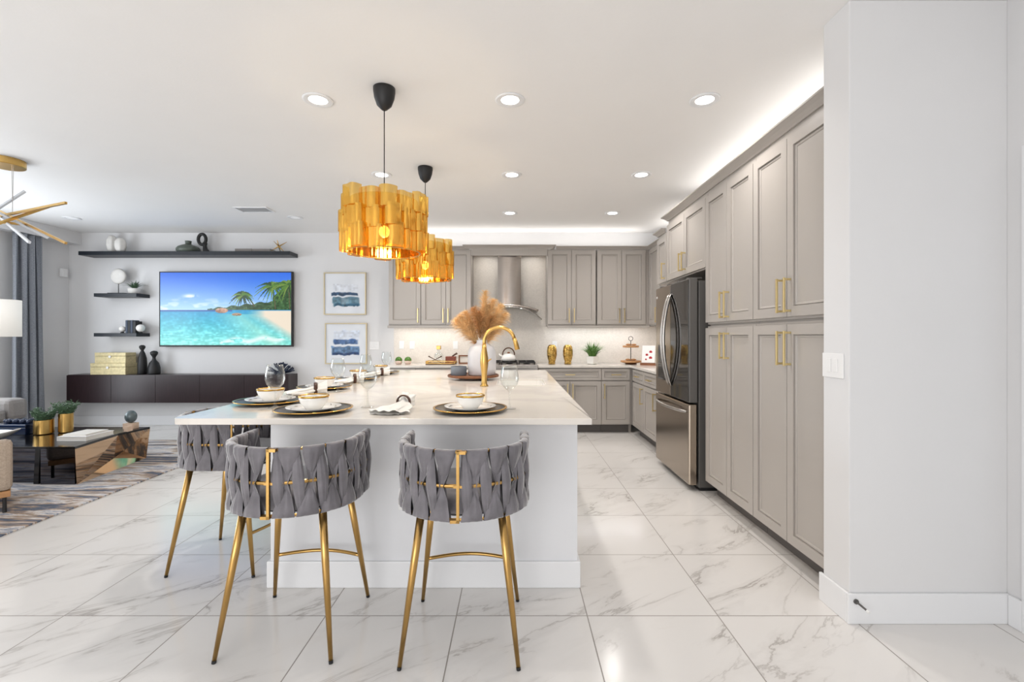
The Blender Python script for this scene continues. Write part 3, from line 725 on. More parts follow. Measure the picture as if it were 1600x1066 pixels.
# napkins with rings
def napkin(x, y, rz, lab):
    nr = np.random.RandomState(int(abs(x*100+y*37)))
    ph = nr.rand(4)*6
    def cloth(u, v):
        # closed bundle: tail (v=0), gathered in the ring (v=.3), flat spread skirt (v=1)
        a = 2*PI*u; t = v-.3
        if t < 0: k = -t/.3; rx = .027+.026*k; rz = .026+.012*k; zc = .034+.012*k
        else: k = t/.7; rx = .027+.075*k**.8; rz = .026-.016*k**.7; zc = .034-.022*k**.6
        wr = 1+.13*math.sin(5*a+ph[0]+v*3)+.09*math.sin(9*a+ph[1]-v*5)*min(1,abs(t)*5)
        x = rx*math.cos(a)*wr + .012*math.sin(v*5+ph[3])
        z = zc + rz*math.sin(a)*wr + .006*math.sin(x*120+ph[2])*max(0,t)
        l = -.065+.235*v + .022*math.cos(a*2+ph[2])*max(0,t)*1.4
        return (x, -l, max(.003, z))
    b = MB(); b.grid(cloth, 56, 30, wrapu=True)
    n = b.build('napkin', M['linen'], loc=(x,y,ZT), smooth=True); n.rotation_euler = (0,0,rz)
    tag(n, 'crumpled white linen napkin ' + lab, 'napkin', 'linen napkins on the island')
    b = MB()
    b.lathe([(.034,-.012),(.038,-.010),(.040,0),(.038,.010),(.034,.012),(.032,.008),(.031,0),(.032,-.008),(.034,-.012)],32)
    for f in b.bm.verts: f.co = Vector((f.co.x, f.co.z, f.co.y))
    r = b.build('napkin_ring', M['dwood'], smooth=True); r.location = Vector((x,y,ZT+.0405)) + Matrix.Rotation(rz,3,'Z') @ Vector((.008,-.006,0)); r.rotation_euler = (0,0,rz)
    tag(r, 'dark brown wooden napkin ring ' + lab, 'napkin ring', 'wooden napkin rings on the island')
napkin(-.59,2.47,-.18,'at the island front between the two plates')
napkin(-1.33,3.14,-1.15,'beyond the nearest plate on the left side')
napkin(-1.32,3.88,-1.15,'beyond the second plate on the left side')
napkin(-1.31,4.64,-1.15,'beyond the third plate on the left side')

# ------------------------------------------------------------------ tray, vase, pampas
tr = thing('serving_board', 'round wooden pedestal board under the white vase', 'tray', (-.372,4.27,ZT))
MB().lathe([(0,0),(.13,0),(.13,.010),(.10,.016),(0,.016)],40).build('foot', M['dwood'], tr, smooth=False)
MB().lathe([(0,.0165),(.20,.0165),(.232,.022),(.236,.032),(.232,.042),(.224,.042),(.222,.034),(0,.034)],52).build('board', M['wood'], tr)
va = MB().lathe([(0,0),(.118,0),(.126,.008),(.130,.06),(.131,.15),(.127,.215),(.108,.258),(.070,.283),(.052,.292),(.048,.305),(.053,.322),(.047,.322),(.042,.305),(.046,.288),(0,.05)],56).build('vase', M['vase'], loc=(-.295,4.30,ZT+.035), smooth=True)
tag(va, 'large white grey bottle-shaped vase holding pampas grass', 'vase')
gb = MB().lathe([(0,0),(.068,0),(.072,.006),(.072,.078),(.070,.082),(.066,.082),(.066,.012),(0,.012)],36).build('candle_bowl', M['greyc'], loc=(-.505,4.26,ZT+.035)); autosmooth(gb)
tag(gb, 'short slate grey cylinder bowl on the wooden board', 'bowl')
pg = thing('pampas_grass', 'dried tan pampas grass plumes in the white vase', 'dried flowers', (-.295,4.30,ZT+.035+.30))
def plume(tip, width, m, seed, stem_n=150, hl=.10):
    r = random.Random(seed); b = MB(); bm = b.bm
    base = Vector((r.uniform(-.02,.02), r.uniform(-.02,.02), -.12)); tip = Vector(tip)
    ctrl = base + Vector((tip.x*.15, tip.y*.15, tip.z*.65))
    def cur(u): return base*(1-u)**2 + ctrl*2*u*(1-u) + tip*u*u
    b.tube([cur(i/10) for i in range(11)], [.003]*8+[.002,.0015,.001], 5)
    for k in range(stem_n):
        u = .42+.58*r.random()**.85; p = cur(u); d = (cur(min(1,u+.05))-cur(u-.05)).normalized()
        a = r.uniform(0,2*PI); side = d.orthogonal().normalized(); side = Matrix.Rotation(a,3,d) @ side
        fat = math.sin(PI*min(1,max(0,(u-.38)/.68)))**.6
        for q in range(3):
            L_ = hl*fat*r.uniform(.5,1.1)+.012; sp = r.uniform(.25,.95)*width
            dirv = (d*1.0 + side*sp + Vector((r.uniform(-.4,.4),r.uniform(-.4,.4),r.uniform(-.45,.1)))).normalized()
            p1 = p+dirv*L_*.5; p2 = p+dirv*L_+Vector((0,0,-L_*.28))+side*L_*.1
            wv = dirv.cross(Vector((r.uniform(-1,1),r.uniform(-1,1),r.uniform(-1,1)))).normalized()*.0011
            v = [bm.verts.new(x) for x in (p-wv,p+wv,p1+wv*.9,p1-wv*.9,p2)]
            bm.faces.new((v[0],v[1],v[2],v[3])); bm.faces.new((v[3],v[2],v[4]))
    return b.build('plume', m, pg)
for i,(tp,wd,mm) in enumerate((((.03,.0,.45),.55,'pampas'),((.10,.03,.38),.8,'pampas'),((.17,-.02,.33),.9,'pampas'),((.21,.05,.26),.9,'pampas'),((-.07,.0,.30),.9,'pampasd'),
      ((-.15,.02,.27),.9,'pampas'),((-.23,-.02,.20),.9,'pampas'),((-.14,.05,.14),.9,'pampasd'),((.09,-.06,.22),.8,'pampasd'),((-.02,-.08,.26),.8,'pampasd'),((.15,.0,.16),.9,'pampas'),((.03,.06,.33),.8,'pampasd'),((-.20,.04,.24),.8,'pampas'))):
    plume(tp, wd, M[mm], 50+i, 330, .125)

# ------------------------------------------------------------------ pendants
def pendant(label, loc):
    t = thing('pendant_light', label, 'pendant lamp', loc, 0, 'gold pendants over the island')
    MB().lathe([(0,-.136),(.012,-.136),(.02,-.13),(.045,-.105),(.061,-.06),(.0665,-.02),(.0665,-.001),(0,-.001)],36).build('ceiling_cup', M['black'], t, smooth=True)
    MB().tube([(0,0,-.135),(0,0,-.80)], .0032, 8).build('cord', M['black'], t)
    MB().lathe([(0,-.79),(.018,-.79),(.02,-.80),(.02,-.85),(0,-.85)],20).build('socket', M['brass'], t)
    MB().sphere((0,0,-.885),.032,20,1.2).build('bulb', M['bulb'], t, smooth=True)
    r = random.Random(11)
    for ti, (zt, zb, ph) in enumerate(((-.672,-.792,.0),(-.776,-.90,.21),(-.884,-1.018,.37))):
        b = MB(); NL = 13
        for k in range(NL):
            a0 = 2*PI*(k+ph)/NL; a1 = a0+2*PI/NL*1.04
            dep = (.264,.234)[k%2]+r.uniform(-.006,.006); dz = (.008,-.006)[k%2]+r.uniform(-.006,.006); base = .214
            def lobe(u, v, a0=a0, a1=a1, dep=dep, dz=dz):
                a = a0+(a1-a0)*u; e = abs(2*u-1)
                rr = base+(dep-base)*(1-e**6)+.006*math.sin(u*8+k*1.7)
                return (rr*math.cos(a), rr*math.sin(a), zt+dz+(zb-zt)*v)
            b.grid(lobe, 13, 5)
        b.build('shade_tier', M['amber'], t, smooth=True)
    MB().lathe([(.2065,-.70),(.2065,-1.012)],56).build('shade_liner', M['amber'], t, smooth=True)
    b = MB(); b.tube([(.216*math.cos(2*PI*i/48), .216*math.sin(2*PI*i/48), -1.015) for i in range(48)], .004, 8, closed=True)
    for k in range(3):
        a = 2*PI*k/3; b.tube([(.018*math.cos(a),.018*math.sin(a),-.82),(.212*math.cos(a),.212*math.sin(a),-.82)], .002, 6)
    b.build('shade_ring', M['goldleg'], t, smooth=True)
    return t
p0 = pendant('gold faceted drum pendant lamp nearest the camera over the island', (-.80, 2.875, HC))
dup(p0, (-.803, 4.22, HC), .9, 'gold faceted drum pendant lamp farther back over the island')
for y in (2.875,4.22):
    l = bpy.data.lights.new('pendant_glow','POINT'); l.energy = 6; l.color = (1,.78,.48); l.shadow_soft_size = .035
    o = bpy.data.objects.new('pendant_glow', l); o.location = (-.80,y,HC-.95); C.objects.link(o)

# ------------------------------------------------------------------ downlights, vent
def downlight(label, x, y, first=None, lit=True):
    if first is None:
        t = thing('downlight', label, 'ceiling light', (x,y,HC), 0, 'recessed ceiling lights')
        MB().lathe([(.058,-.004),(.085,-.009),(.094,-.006),(.095,-.0005),(.058,-.0005)],40).build('trim_ring', M['trim'], t, smooth=True)
        MB().lathe([(0,-.003),(.0575,-.003),(.0575,-.001),(0,-.001)],36).build('lens', M['ledw'], t)
    else: t = dup(first, (x,y,HC), 0, label)
    return t
DL = [(-1.267,3.014,'front left, left of the near pendant'),(-.025,3.014,'front middle of the kitchen ceiling'),(1.234,3.014,'front right near the pantry cabinets'),
      (-1.25,4.405,'behind the near pendant cord'),(-.02,4.405,'middle row, centre of the ceiling'),(1.204,4.405,'middle row, right side'),
      (-1.24,5.77,'back row, hidden by the near pendant'),(-.05,5.77,'back row, in front of the range hood'),(1.22,5.77,'back row, right by the corner'),
      (-5.71,6.02,'far left in the living room corner'),(-2.81,5.99,'living room, right of the air vent')]
d0 = None
for x,y,l in DL:
    t = downlight('recessed white downlight, '+l, x, y, d0)
    d0 = d0 or t
    if x < -2:
        for c_ in [q for q in bpy.data.objects if q.parent == t and q.name.startswith('lens')]:
            c_.data = c_.data.copy(); c_.data.materials[0] = mat('faint_glow_lens',(236,238,240),.4,emit=.25)  # faint glow put into the lens material; no beam behind it
        continue
    li = bpy.data.lights.new('downlight_beam','SPOT'); li.energy = 42; li.spot_size = 2.5; li.spot_blend = .9; li.shadow_soft_size = .06; li.color = (1,.955,.91)
    o = bpy.data.objects.new('downlight_beam', li); o.location = (x,y,HC-.02); C.objects.link(o)
vt = thing('ceiling_vent', 'white slatted air vent in the living room ceiling', 'vent', (-3.12,5.6,HC))
MB().box(-.20,-.18,-.11,.11,-.012,-.0005).box(.18,.20,-.11,.11,-.012,-.0005).box(-.18,.18,-.11,-.09,-.012,-.0005).box(-.18,.18,.09,.11,-.012,-.0005).build('frame', M['trim'], vt)
b = MB()
for k in range(9): b.obox((0,-.08+k*.02,-.006),(.179,0,0),(0,.0075,.004),(0,0,.0008))
b.build('louvre', M['trim'], vt)
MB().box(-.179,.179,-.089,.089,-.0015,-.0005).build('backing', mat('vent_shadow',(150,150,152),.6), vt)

# cabinet-top and under-cabinet strip lights (real LED strips)
def strip(loc, rot, L, e, col=(1,.97,.93)):
    area('cabinet_strip_light', loc, rot, L, .03, e, col)
strip((-1.17,6.70,2.60),(PI,0,0),1.1,1.6); strip((1.2,6.70,2.60),(PI,0,0),1.35,2.0); strip((-.06,6.70,2.60),(PI,0,0),1.1,1.6)
strip((1.9,3.6,2.56),(PI,0,PI/2),2.4,4.5); strip((2.05,5.85,2.60),(PI,0,PI/2),1.2,1.6)
strip((-.065,6.66,2.49),(0,0,0),.9,3.0,(1,.96,.9)); strip((-1.2,6.66,1.455),(0,0,0),1.05,3.2,(1,.94,.86)); strip((1.18,6.66,1.455),(0,0,0),1.3,4.2,(.97,.98,1)); strip((2.06,5.9,1.455),(0,0,PI/2),1.0,3,(1,.95,.9))

# ------------------------------------------------------------------ TV, picture painted per vertex
def picture(name, m, x0, x1, z0, z1, y, img, parent=None):
    h, wd, _ = img.shape
    me = bpy.data.meshes.new(name)
    xs = np.linspace(x0,x1,wd); zs = np.linspace(z1,z0,h)
    X, Z = np.meshgrid(xs, zs); co = np.stack([X, np.full_like(X,y), Z], -1).reshape(-1,3)
    idx = np.arange(h*wd).reshape(h,wd); fa_ = np.stack([idx[1:,:-1], idx[1:,1:], idx[:-1,1:], idx[:-1,:-1]], -1).reshape(-1,4)
    me.from_pydata(co.tolist(), [], fa_.tolist())
    at_ = me.color_attributes.new('picture', 'FLOAT_COLOR', 'POINT')
    v = img/255.0; l_ = np.where(v <= .04045, v/12.92, ((v+.055)/1.055)**2.4)
    at_.data.foreach_set('color', np.concatenate([l_, np.ones((h,wd,1))], -1).reshape(-1).astype(np.float32))
    me.materials.append(m); o = bpy.data.objects.new(name, me); C.objects.link(o)
    if parent: o.parent = parent
    return o
def smooth_noise(h, w_, cells, seed):
    r = np.random.RandomState(seed); g = r.rand(cells[0]+2, cells[1]+2)
    yy = np.linspace(0,cells[0],h)[:,None]; xx = np.linspace(0,cells[1],w_)[None,:]
    iy = yy.astype(int); ix = xx.astype(int); fy = yy-iy; fx = xx-ix; fy = fy*fy*(3-2*fy); fx = fx*fx*(3-2*fx)
    return (g[iy,ix]*(1-fy)*(1-fx)+g[iy+1,ix]*fy*(1-fx)+g[iy,ix+1]*(1-fy)*fx+g[iy+1,ix+1]*fy*fx)
def beach():
    h, w_ = 190, 330; V, U = np.meshgrid(np.linspace(0,1,h), np.linspace(0,1,w_), indexing='ij'); hz = .515
    img = np.zeros((h,w_,3))
    def mixc(a,b,t): return np.array(a)*(1-t[...,None])+np.array(b)*t[...,None]
    t = np.clip(V/hz,0,1); img = mixc((36,104,222),(170,212,246),t**1.3)
    n = smooth_noise(h,w_,(16,10),1)*.6+smooth_noise(h,w_,(40,26),2)*.4
    cl = np.clip((n-.55)*5,0,1)*np.clip((V-.30)*4,0,1)*.75; cl = np.maximum(cl, np.exp(-(((U-.225)/.045)**2+((V-.325)/.025)**2))*.95*(n>.35)); img = img*(1-cl[...,None])+np.array((246,250,255))*cl[...,None]
    t = np.clip((V-hz)/(1-hz),0,1); sea = mixc((8,140,196),(120,226,216),t**.75)
    rp = smooth_noise(h,w_,(60,34),5)*smooth_noise(h,w_,(30,60),6); sea += ((rp-.25)*90*(.2+t))[...,None]
    img = np.where((V>hz)[...,None], sea, img)
    dk = (V>hz)&(V<hz+.02)&(U<.55); img[dk] = (14,84,160)
    # sand bank on the right
    edge = .62+ (V-hz)*(.0)+ .0; sandmask = (V>hz+.005)&(U > .60+ (hz+.14-V)*-0.5 + np.clip((V-.62),0,1)*.85 + .012*np.sin(V*60)); 
    sm = np.clip((U-(.66+np.clip(V-.60,0,1)*.9))*7,0,1)*(V>hz+.01); img = img*(1-sm[...,None])+np.array((232,218,198))*sm[...,None]
    shal = np.clip(1-np.abs(U-(.60+np.clip(V-.60,0,1)*.7))*5,0,1)*(V>hz+.06)*.55; img = img*(1-shal[...,None])+np.array((176,230,206))*shal[...,None]
    foam = np.exp(-((V-(.93-.10*(U-.7)+.02*np.sin(U*30)))/.035)**2)*(U>.45)*(n>.42)*.8; img = img*(1-foam[...,None])+np.array((240,248,246))*foam[...,None]
    # headland
    ht = hz-.015-.095*np.clip((U-.36)/.45,0,1)**1.1-.012*np.sin(U*60)*(U>.4)
    hd_ = (U>.36)&(V>ht)&(V<hz); img[hd_] = np.array((48,82,44))
    g2 = smooth_noise(h,w_,(50,70),9); img[hd_] += ((g2-.5)*60)[hd_][:,None]
    bush = (U>.86)&(V>.10+.30*(1-U)/.14*.8)&(V<hz-.0); img[bush] = np.array((40,84,34))+((g2-.5)*70)[bush][:,None]
    # boulders
    for cx,cy,rx,ry,c in ((.47,.525,.048,.035,(176,130,104)),(.585,.578,.038,.020,(150,120,90)),(.44,.53,.02,.02,(150,108,86))):
        m_ = ((U-cx)/rx)**2+((V-cy)/ry)**2 < 1; img[m_] = np.array(c)+((g2-.5)*60)[m_][:,None]-((V-cy)/ry*30)[m_][:,None]
    def line(p,q,wd,c):
        p = np.array(p); q = np.array(q); d = q-p; L2 = (d**2).sum()
        tt = np.clip(((U-p[0])*d[0]+(V-p[1])*d[1])/L2,0,1); dx = (U-(p[0]+tt*d[0]))*1.77; dy = V-(p[1]+tt*d[1])
        m_ = dx*dx+dy*dy < wd*wd; img[m_] = c
    r = random.Random(4)
    def palm(cx,cy,R_,base):
        pts = [(base[0]+(cx-base[0])*u, base[1]+(cy-base[1])*u - .03*math.sin(PI*u)) for u in np.linspace(0,1,8)]
        for p,q in zip(pts,pts[1:]): line(p,q,.006,(92,76,52))
        for k in range(22):
            a = 2*PI*k/22+r.uniform(-.1,.1); L_ = R_*r.uniform(.8,1.1); c = r.choice([(48,92,34),(80,124,42),(30,64,28),(110,140,56)])
            prev = (cx,cy)
            for s in range(1,7):
                u = s/6; q = (cx+math.cos(a)*L_*u/1.5, cy+math.sin(a)*L_*u*.75+.55*L_*u*u)
                line(prev,q,.017*(1.2-u),c); prev = q
    palm(.63,.30,.15,(.72,.47)); palm(.86,.18,.22,(.88,.5)); palm(.98,.16,.20,(.99,.5))
    return np.clip(img,0,255)
tv = thing('television', 'large wall mounted flat television showing a tropical beach', 'television', (0,0,0))
TX0,TX1,TZ0,TZ1 = -5.175,-3.232,1.156,2.254
MB().box(TX0,TX1,6.795,6.84,TZ0,TZ1).build('body', M['black'], tv, bevel=.003)
MB().box(TX0+.5,TX1-.5,6.841,6.879,TZ0+.3,TZ1-.3).build('wall_mount', M['black'], tv)
picture('screen', attr_mat('screen_beach_picture', 1.05, .25), TX0+.018, TX1-.018, TZ0+.025, TZ1-.015, 6.794, beach(), tv)
def watercolor(seed, bands):
    h, w_ = 90, 90; V, U = np.meshgrid(np.linspace(0,1,h), np.linspace(0,1,w_), indexing='ij')
    n1 = smooth_noise(h,w_,(9,9),seed); n2 = smooth_noise(h,w_,(22,22),seed+1); n3 = smooth_noise(h,w_,(4,5),seed+2)
    img = np.zeros((h,w_,3))+np.array((226,230,236)); img += ((n3-.5)*10)[...,None]
    for (c,hh,col,x0,x1,op) in bands:
        wv = .05*(n1-.5)+.02*(n2-.5)
        a = np.clip((hh-np.abs(V-c+wv))/.02,0,1)*np.clip((U-x0+wv)/.03,0,1)*np.clip((x1-U+wv)/.03,0,1)*np.clip(op*(.55+.9*n1),0,1)
        cc = np.array(col)*(.75+.5*n2[...,None])
        img = img*(1-a[...,None])+cc*a[...,None]
    return np.clip(img,0,255)
def art(label, x0,x1,z0,z1, img):
    t = thing('framed_picture', label, 'picture', (0,0,0), 0, 'framed watercolours')
    b = MB(); f = .016
    b.box(x0,x0+f,6.85,6.879,z0,z1).box(x1-f,x1,6.85,6.879,z0,z1).box(x0+f,x1-f,6.85,6.879,z0,z0+f).box(x0+f,x1-f,6.85,6.879,z1-f,z1)
    b.build('frame', mat('champagne_frame', (206,192,160), .4, .4), t, bevel=.002)
    picture('artwork', attr_mat('watercolour_paper', 0, .5), x0+f,x1-f,z0+f,z1-f,6.862,img,t)
art('upper framed blue and teal abstract watercolour beside the television', -2.80,-2.177,1.626,2.250, watercolor(21, [(.36,.10,(206,212,224),.2,.85,.3),(.52,.045,(44,74,106),.14,.84,1.15),(.70,.12,(92,128,146),.18,.88,1.0),(.78,.04,(40,84,110),.2,.86,1.0)]))
art('lower framed indigo abstract watercolour beside the television', -2.782,-2.165,.90,1.505, watercolor(33, [(.30,.14,(190,204,228),.16,.85,.35),(.45,.07,(60,92,140),.18,.82,1.1),(.68,.12,(92,124,160),.12,.85,1.0),(.77,.04,(34,60,104),.14,.84,1.1)]))

# ------------------------------------------------------------------ living wall shelves + console
def shelf(label, x0,x1,z0,z1):
    tag(MB().box(x0,x1,6.63,6.879,z0,z1).build('floating_shelf', M['shelf'], bevel=.002), label, 'shelf', 'dark floating shelves')
shelf('long dark floating shelf above the television', -6.2,-3.19,2.466,2.521)
shelf('short dark floating shelf holding the round sculpture and plant', -5.98,-5.374,1.872,1.922)
shelf('short dark floating shelf holding slate books', -5.98,-5.374,1.305,1.355)
cs = thing('media_console', 'long dark brown floating media console under the television', 'console', (0,0,0))
MB().box(-6.34,-3.194,6.618,6.878,.363,.762).build('body', M['console'], cs, bevel=.002)
dw = (6.34-3.194)/5
for k in range(5): MB().box(-6.34+dw*k+.002,-6.34+dw*(k+1)-.002,6.60,6.617,.366,.756).build('door', M['console'], cs, bevel=.001)
ZL = 2.5215
def jug(x, y, z, r, h, label, name='vase', prof=None, m='matw', cat='vase', grp=None, wob=None):
    o = MB().lathe([(a*r,b_*h) for a,b_ in prof], 36, (0,0,0), wob=wob).build(name, M[m], loc=(x,y,z), smooth=True)
    return tag(o, label, cat, grp)
hv = [(0,0),(.55,0),(.8,.15),(1,.42),(.95,.7),(.6,.93),(.35,1),(.25,.98),(0,.9)]
jug(-5.83,6.76,ZL,.066,.25,'taller white lobed vase at the left end of the long shelf',prof=hv,wob=lambda u,z: 1+.06*math.cos(u*2*PI*6))
jug(-5.665,6.71,ZL,.070,.205,'shorter white lobed vase at the left end of the long shelf',prof=hv,wob=lambda u,z: 1+.05*math.cos(u*2*PI*6))
jug(-4.71,6.74,ZL,.15,.165,'squat olive green bottle vase on the long shelf',prof=[(0,0),(.85,0),(1,.1),(1,.3),(.85,.48),(.45,.66),(.27,.72),(.25,.78),(.27,.98),(.3,1),(.2,1),(.18,.75),(0,.6)],m='olive')
sc = thing('loop_sculpture', 'black abstract loop sculpture on the long shelf', 'sculpture', (-4.50,6.74,ZL))
lp = []
for i in range(28):
    a = 2*PI*i/28; lp.append((.055*math.cos(a)-.01, .0, .19+.075*math.sin(a)))
MB().tube(lp, .022, 12, closed=True).build('loop', M['black'], sc, smooth=True)
MB().tube([(.05,0,0),(.05,0,.012),(.035,0,.05),(.03,0,.10),(.035,0,.14)],[.045,.044,.03,.026,.028],14).build('stem', M['black'], sc, smooth=True)
def book(name, x0,x1,y0,y1,z0,z1, label, m, spine='y', grp=None):
    t = thing(name, label, 'book', ((x0+x1)/2,(y0+y1)/2,z0), 0, grp); w2=(x1-x0)/2; d2=(y1-y0)/2; h=z1-z0
    c = .003
    b = MB()
    if h < (x1-x0):
        b.box(-w2,w2,-d2,d2,0,c).box(-w2,w2,-d2,d2,h-c,h)
        if spine == 'y': b.box(-w2,w2,-d2,-d2+c,c,h-c)
        else: b.box(-w2,-w2+c,-d2,d2,c,h-c)
        b.build('cover', M[m], t); MB().box(-w2+c+.0005,w2-.004,-d2+c+.0005,d2-.004,c+.0003,h-c-.0003).build('pages', M['paper'], t)
    else:
        b.box(-w2,-w2+c,-d2,d2,0,h).box(w2-c,w2,-d2,d2,0,h).box(-w2+c,w2-c,-d2,-d2+c,0,h)
        b.build('cover', M[m], t); MB().box(-w2+c+.0005,w2-c-.0005,-d2+c+.0005,d2-.004,.004,h-.004).build('pages', M['paper'], t)
    return t
book('book', -4.00,-3.76,6.68,6.84,ZL,ZL+.045,'grey book lying left on the long shelf','bookg')
book('book', -3.75,-3.50,6.68,6.84,ZL,ZL+.042,'grey book lying beside the brass starburst on the long shelf','bookg')
b = MB()
c0 = Vector((-3.40,6.74,ZL+.088))
for dv in ((.10,.03,.070),(-.085,.02,.080),(.02,-.09,.075),(.09,-.04,-.078),):
    dv = Vector(dv); b.tube([c0-dv,c0,c0+dv],[.003,.010,.003],8)
tag(b.build('starburst_ornament', M['brass'], smooth=True), 'brass jack-shaped starburst ornament on the long shelf', 'ornament')
ds = thing('disc_sculpture', 'white ridged disc on a thin black stand, short upper shelf', 'sculpture', (-5.72,6.74,1.9225))
MB().box(-.12,.12,-.05,.05,0,.012).tube([(0,0,.012),(0,0,.15)],.005).build('stand', M['black'], ds)
b = MB(); b.lathe([(0,-.018),(.03,-.02),(.06,-.027),(.10,-.018),(.113,0),(.10,.018),(.06,.027),(.03,.02),(0,.018)],40)
for f in b.bm.verts: f.co = Vector((f.co.x, f.co.z, f.co.y+.255))
b.build('disc', M['matw'], ds, smooth=True)
def tuft(name, par, n, H_, spread, m, wd=.006, seed=1, z0=0, droop=.5, r0=.02):
    r = random.Random(seed); b = MB(); bm = b.bm
    for k in range(n):
        a = r.uniform(0,2*PI); L_ = H_*r.uniform(.6,1.05); sp = spread*r.random()**.6
        p0 = Vector((r0*math.cos(a)*r.random(), r0*math.sin(a)*r.random(), z0)); d = Vector((math.cos(a),math.sin(a),0)); sdv = Vector((-math.sin(a),math.cos(a),0))
        rows = []
        for i in range(6):
            u = i/5; p = p0+d*sp*(u**1.5)+Vector((0,0,L_*(u-droop*u**3*min(1,sp/max(H_,.001))))); w2 = wd*(1-u)**.6*.5+.0002
            rows.append((bm.verts.new(p-sdv*w2), bm.verts.new(p+sdv*w2+Vector((0,0,.0)))))
        for q,s in zip(rows,rows[1:]): bm.faces.new((q[0],q[1],s[1],s[0]))
    return b.build(name, m, par)
pp = thing('potted_plant', 'small spiky green plant in white pot on the short upper shelf', 'plant', (-5.49,6.74,1.9225))
MB().lathe([(0,0),(.055,0),(.07,.01),(.078,.07),(.075,.078),(.068,.075),(0,.06)],32).build('pot', M['matw'], pp, smooth=True)
tuft('leaves', pp, 70, .17, .19, M['dgreen'], .014, 3, .06, .6)
for i,(x,w_,hh,mm) in enumerate(((-5.57,.03,.185,'bookb'),(-5.535,.03,.18,'black'),(-5.50,.032,.185,'bookb'),(-5.462,.036,.17,'black'))):
    book('book', x,x+w_,6.68,6.80,1.3555,1.3555+hh, ['leftmost slate book standing between the white spheres','thin black book second among the upright shelf books','slate book third among the upright shelf books','black book rightmost of the upright shelf books'][i], mm, grp='upright books on the short lower shelf')
for x,y,r_,l in ((-5.63,6.70,.042,'smaller white sphere left of the upright books'),(-5.36,6.69,.055,'larger white sphere right of the upright books')):
    t = thing('sphere_bookend', l, 'bookend', (x,y,1.3555)); MB().sphere((0,0,r_+.016),r_,24).build('sphere', M['white'], t, smooth=True)
    MB().lathe([(0,0),(.025,0),(.02,.014),(.012,.022),(0,.022)],18).build('foot', M['black'], t)
def gbox(x0,x1,y0,y1,z0,z1,label):
    t = thing('decorative_box', label, 'box', ((x0+x1)/2,(y0+y1)/2,z0), 0, 'pale gold boxes'); w2=(x1-x0)/2; d2=(y1-y0)/2; h=z1-z0
    MB().box(-w2,w2,-d2,d2,0,h*.66).build('body', M['gbox'], t, bevel=.003); MB().box(-w2-.001,w2+.001,-d2-.001,d2+.001,h*.68,h).build('lid', M['gbox'], t, bevel=.003)
    MB().tube([(0,-d2-.002,h*.62),(0,-d2-.012,h*.62)],.018,14).build('clasp', M['matw'], t)
gbox(-6.02,-5.52,6.62,6.83,.7625,.925,'larger pale gold box at the bottom of the stack on the console')
gbox(-5.97,-5.53,6.635,6.82,.9255,1.075,'smaller pale gold box on top of the stack on the console')
fp = [(0,0),(.9,0),(1,.03),(1,.35),(.9,.55),(.6,.72),(.35,.79),(.3,.82),(.5,.87),(.68,.92),(.6,.97),(.3,1),(0,1)]
jug(-5.36,6.72,.7625,.058,.42,'taller black figure-shaped bottle on the console',name='figurine',prof=fp,m='black',cat='figurine')
fp2 = [(0,0),(.95,0),(1,.05),(.97,.28),(.75,.48),(.35,.60),(.25,.68),(.3,.74),(.55,.84),(.62,.92),(.4,.98),(0,1)]
jug(-5.19,6.72,.7625,.078,.34,'shorter black figure-shaped bottle on the console',name='figurine',prof=fp2,m='black',cat='figurine')
# navy coral ornament on the console seen behind the wine glass
r = random.Random(5); b = MB()
for k in range(60):
    a = r.uniform(0,2*PI); e = r.uniform(.05,1.4); d = Vector((math.cos(a)*math.cos(e)*1.3, math.sin(a)*math.cos(e)*.6, math.sin(e)))
    b.tube([Vector((0,0,.0)), d*.10, d*.15+Vector((r.uniform(-.02,.02),0,r.uniform(-.02,.02)))], [.008,.006,.009], 6)
b.lathe([(0,0),(.06,0),(.05,.02),(0,.03)],16)
cor = b.build('coral_ornament', M['rope'], smooth=True, loc=(-3.36,6.73,.772)); tag(cor, 'dark blue branching coral ornament at the right end of the console', 'ornament')
# wall devices
tag(MB().box(-6.555,-6.555+.05,6.72,6.80,2.17,2.29).build('wall_sensor', M['plasticw'], bevel=.006), 'small white sensor box high on the left wall corner', 'sensor')
def plate(x, z, label, kind='outlet', y=6.8715, w2=.036, h2=.058, n=1):
    t = thing('wall_switch' if kind=='switch' else 'power_outlet', label, 'switch' if kind=='switch' else 'outlet', (x,y,z))
    MB().box(-w2*n,w2*n,-.006,-.0002,-h2,h2).build('cover_plate', M['plasticw'], t, bevel=.002)
    for k in range(n):
        cx = (k-(n-1)/2)*.046*1.0
        if kind == 'switch': MB().box(cx-.015,cx+.015,-.010,-.0062,-.032,.032).build('rocker', M['plasticw'], t, bevel=.002)
        else:
            MB().box(cx-.016,cx+.016,-.0075,-.0062,-.034,.034).build('socket', M['trim'], t, bevel=.001)
    return t
plate(-1.655,1.18,'white power outlet above the left small plant on the back counter'); plate(-1.50,1.18,'white switch plate above the right small plant on the back counter','switch'); plate(-.86,1.18,'white power outlet beside the vase on the backsplash')
plate(.60,1.18,'white outlet on the backsplash behind the left gold vase')
plate(-2.06,1.17,'white double wall switch right of the lower picture','switch',y=6.8795,n=2)
sw = plate(0,0,'white double light switch on the side of the wall stub','switch',n=2); sw.location = (1.5265,2.225,1.165); sw.rotation_euler = (0,0,RZ)
dsn = thing('door_stop', 'small grey spring door stop on the baseboard', 'door stop', (1.545,2.1058,.105))
MB().tube([(0,0,0),(0,-.006,0)],.011,16).tube([(0,-.006,0),(.012,-.05,-.012)],.0045,10).build('spring', M['fside'], dsn)
MB().tube([(.012,-.0505,-.0121),(.015,-.062,-.015)],.0058,12).build('tip', M['plasticw'], dsn)

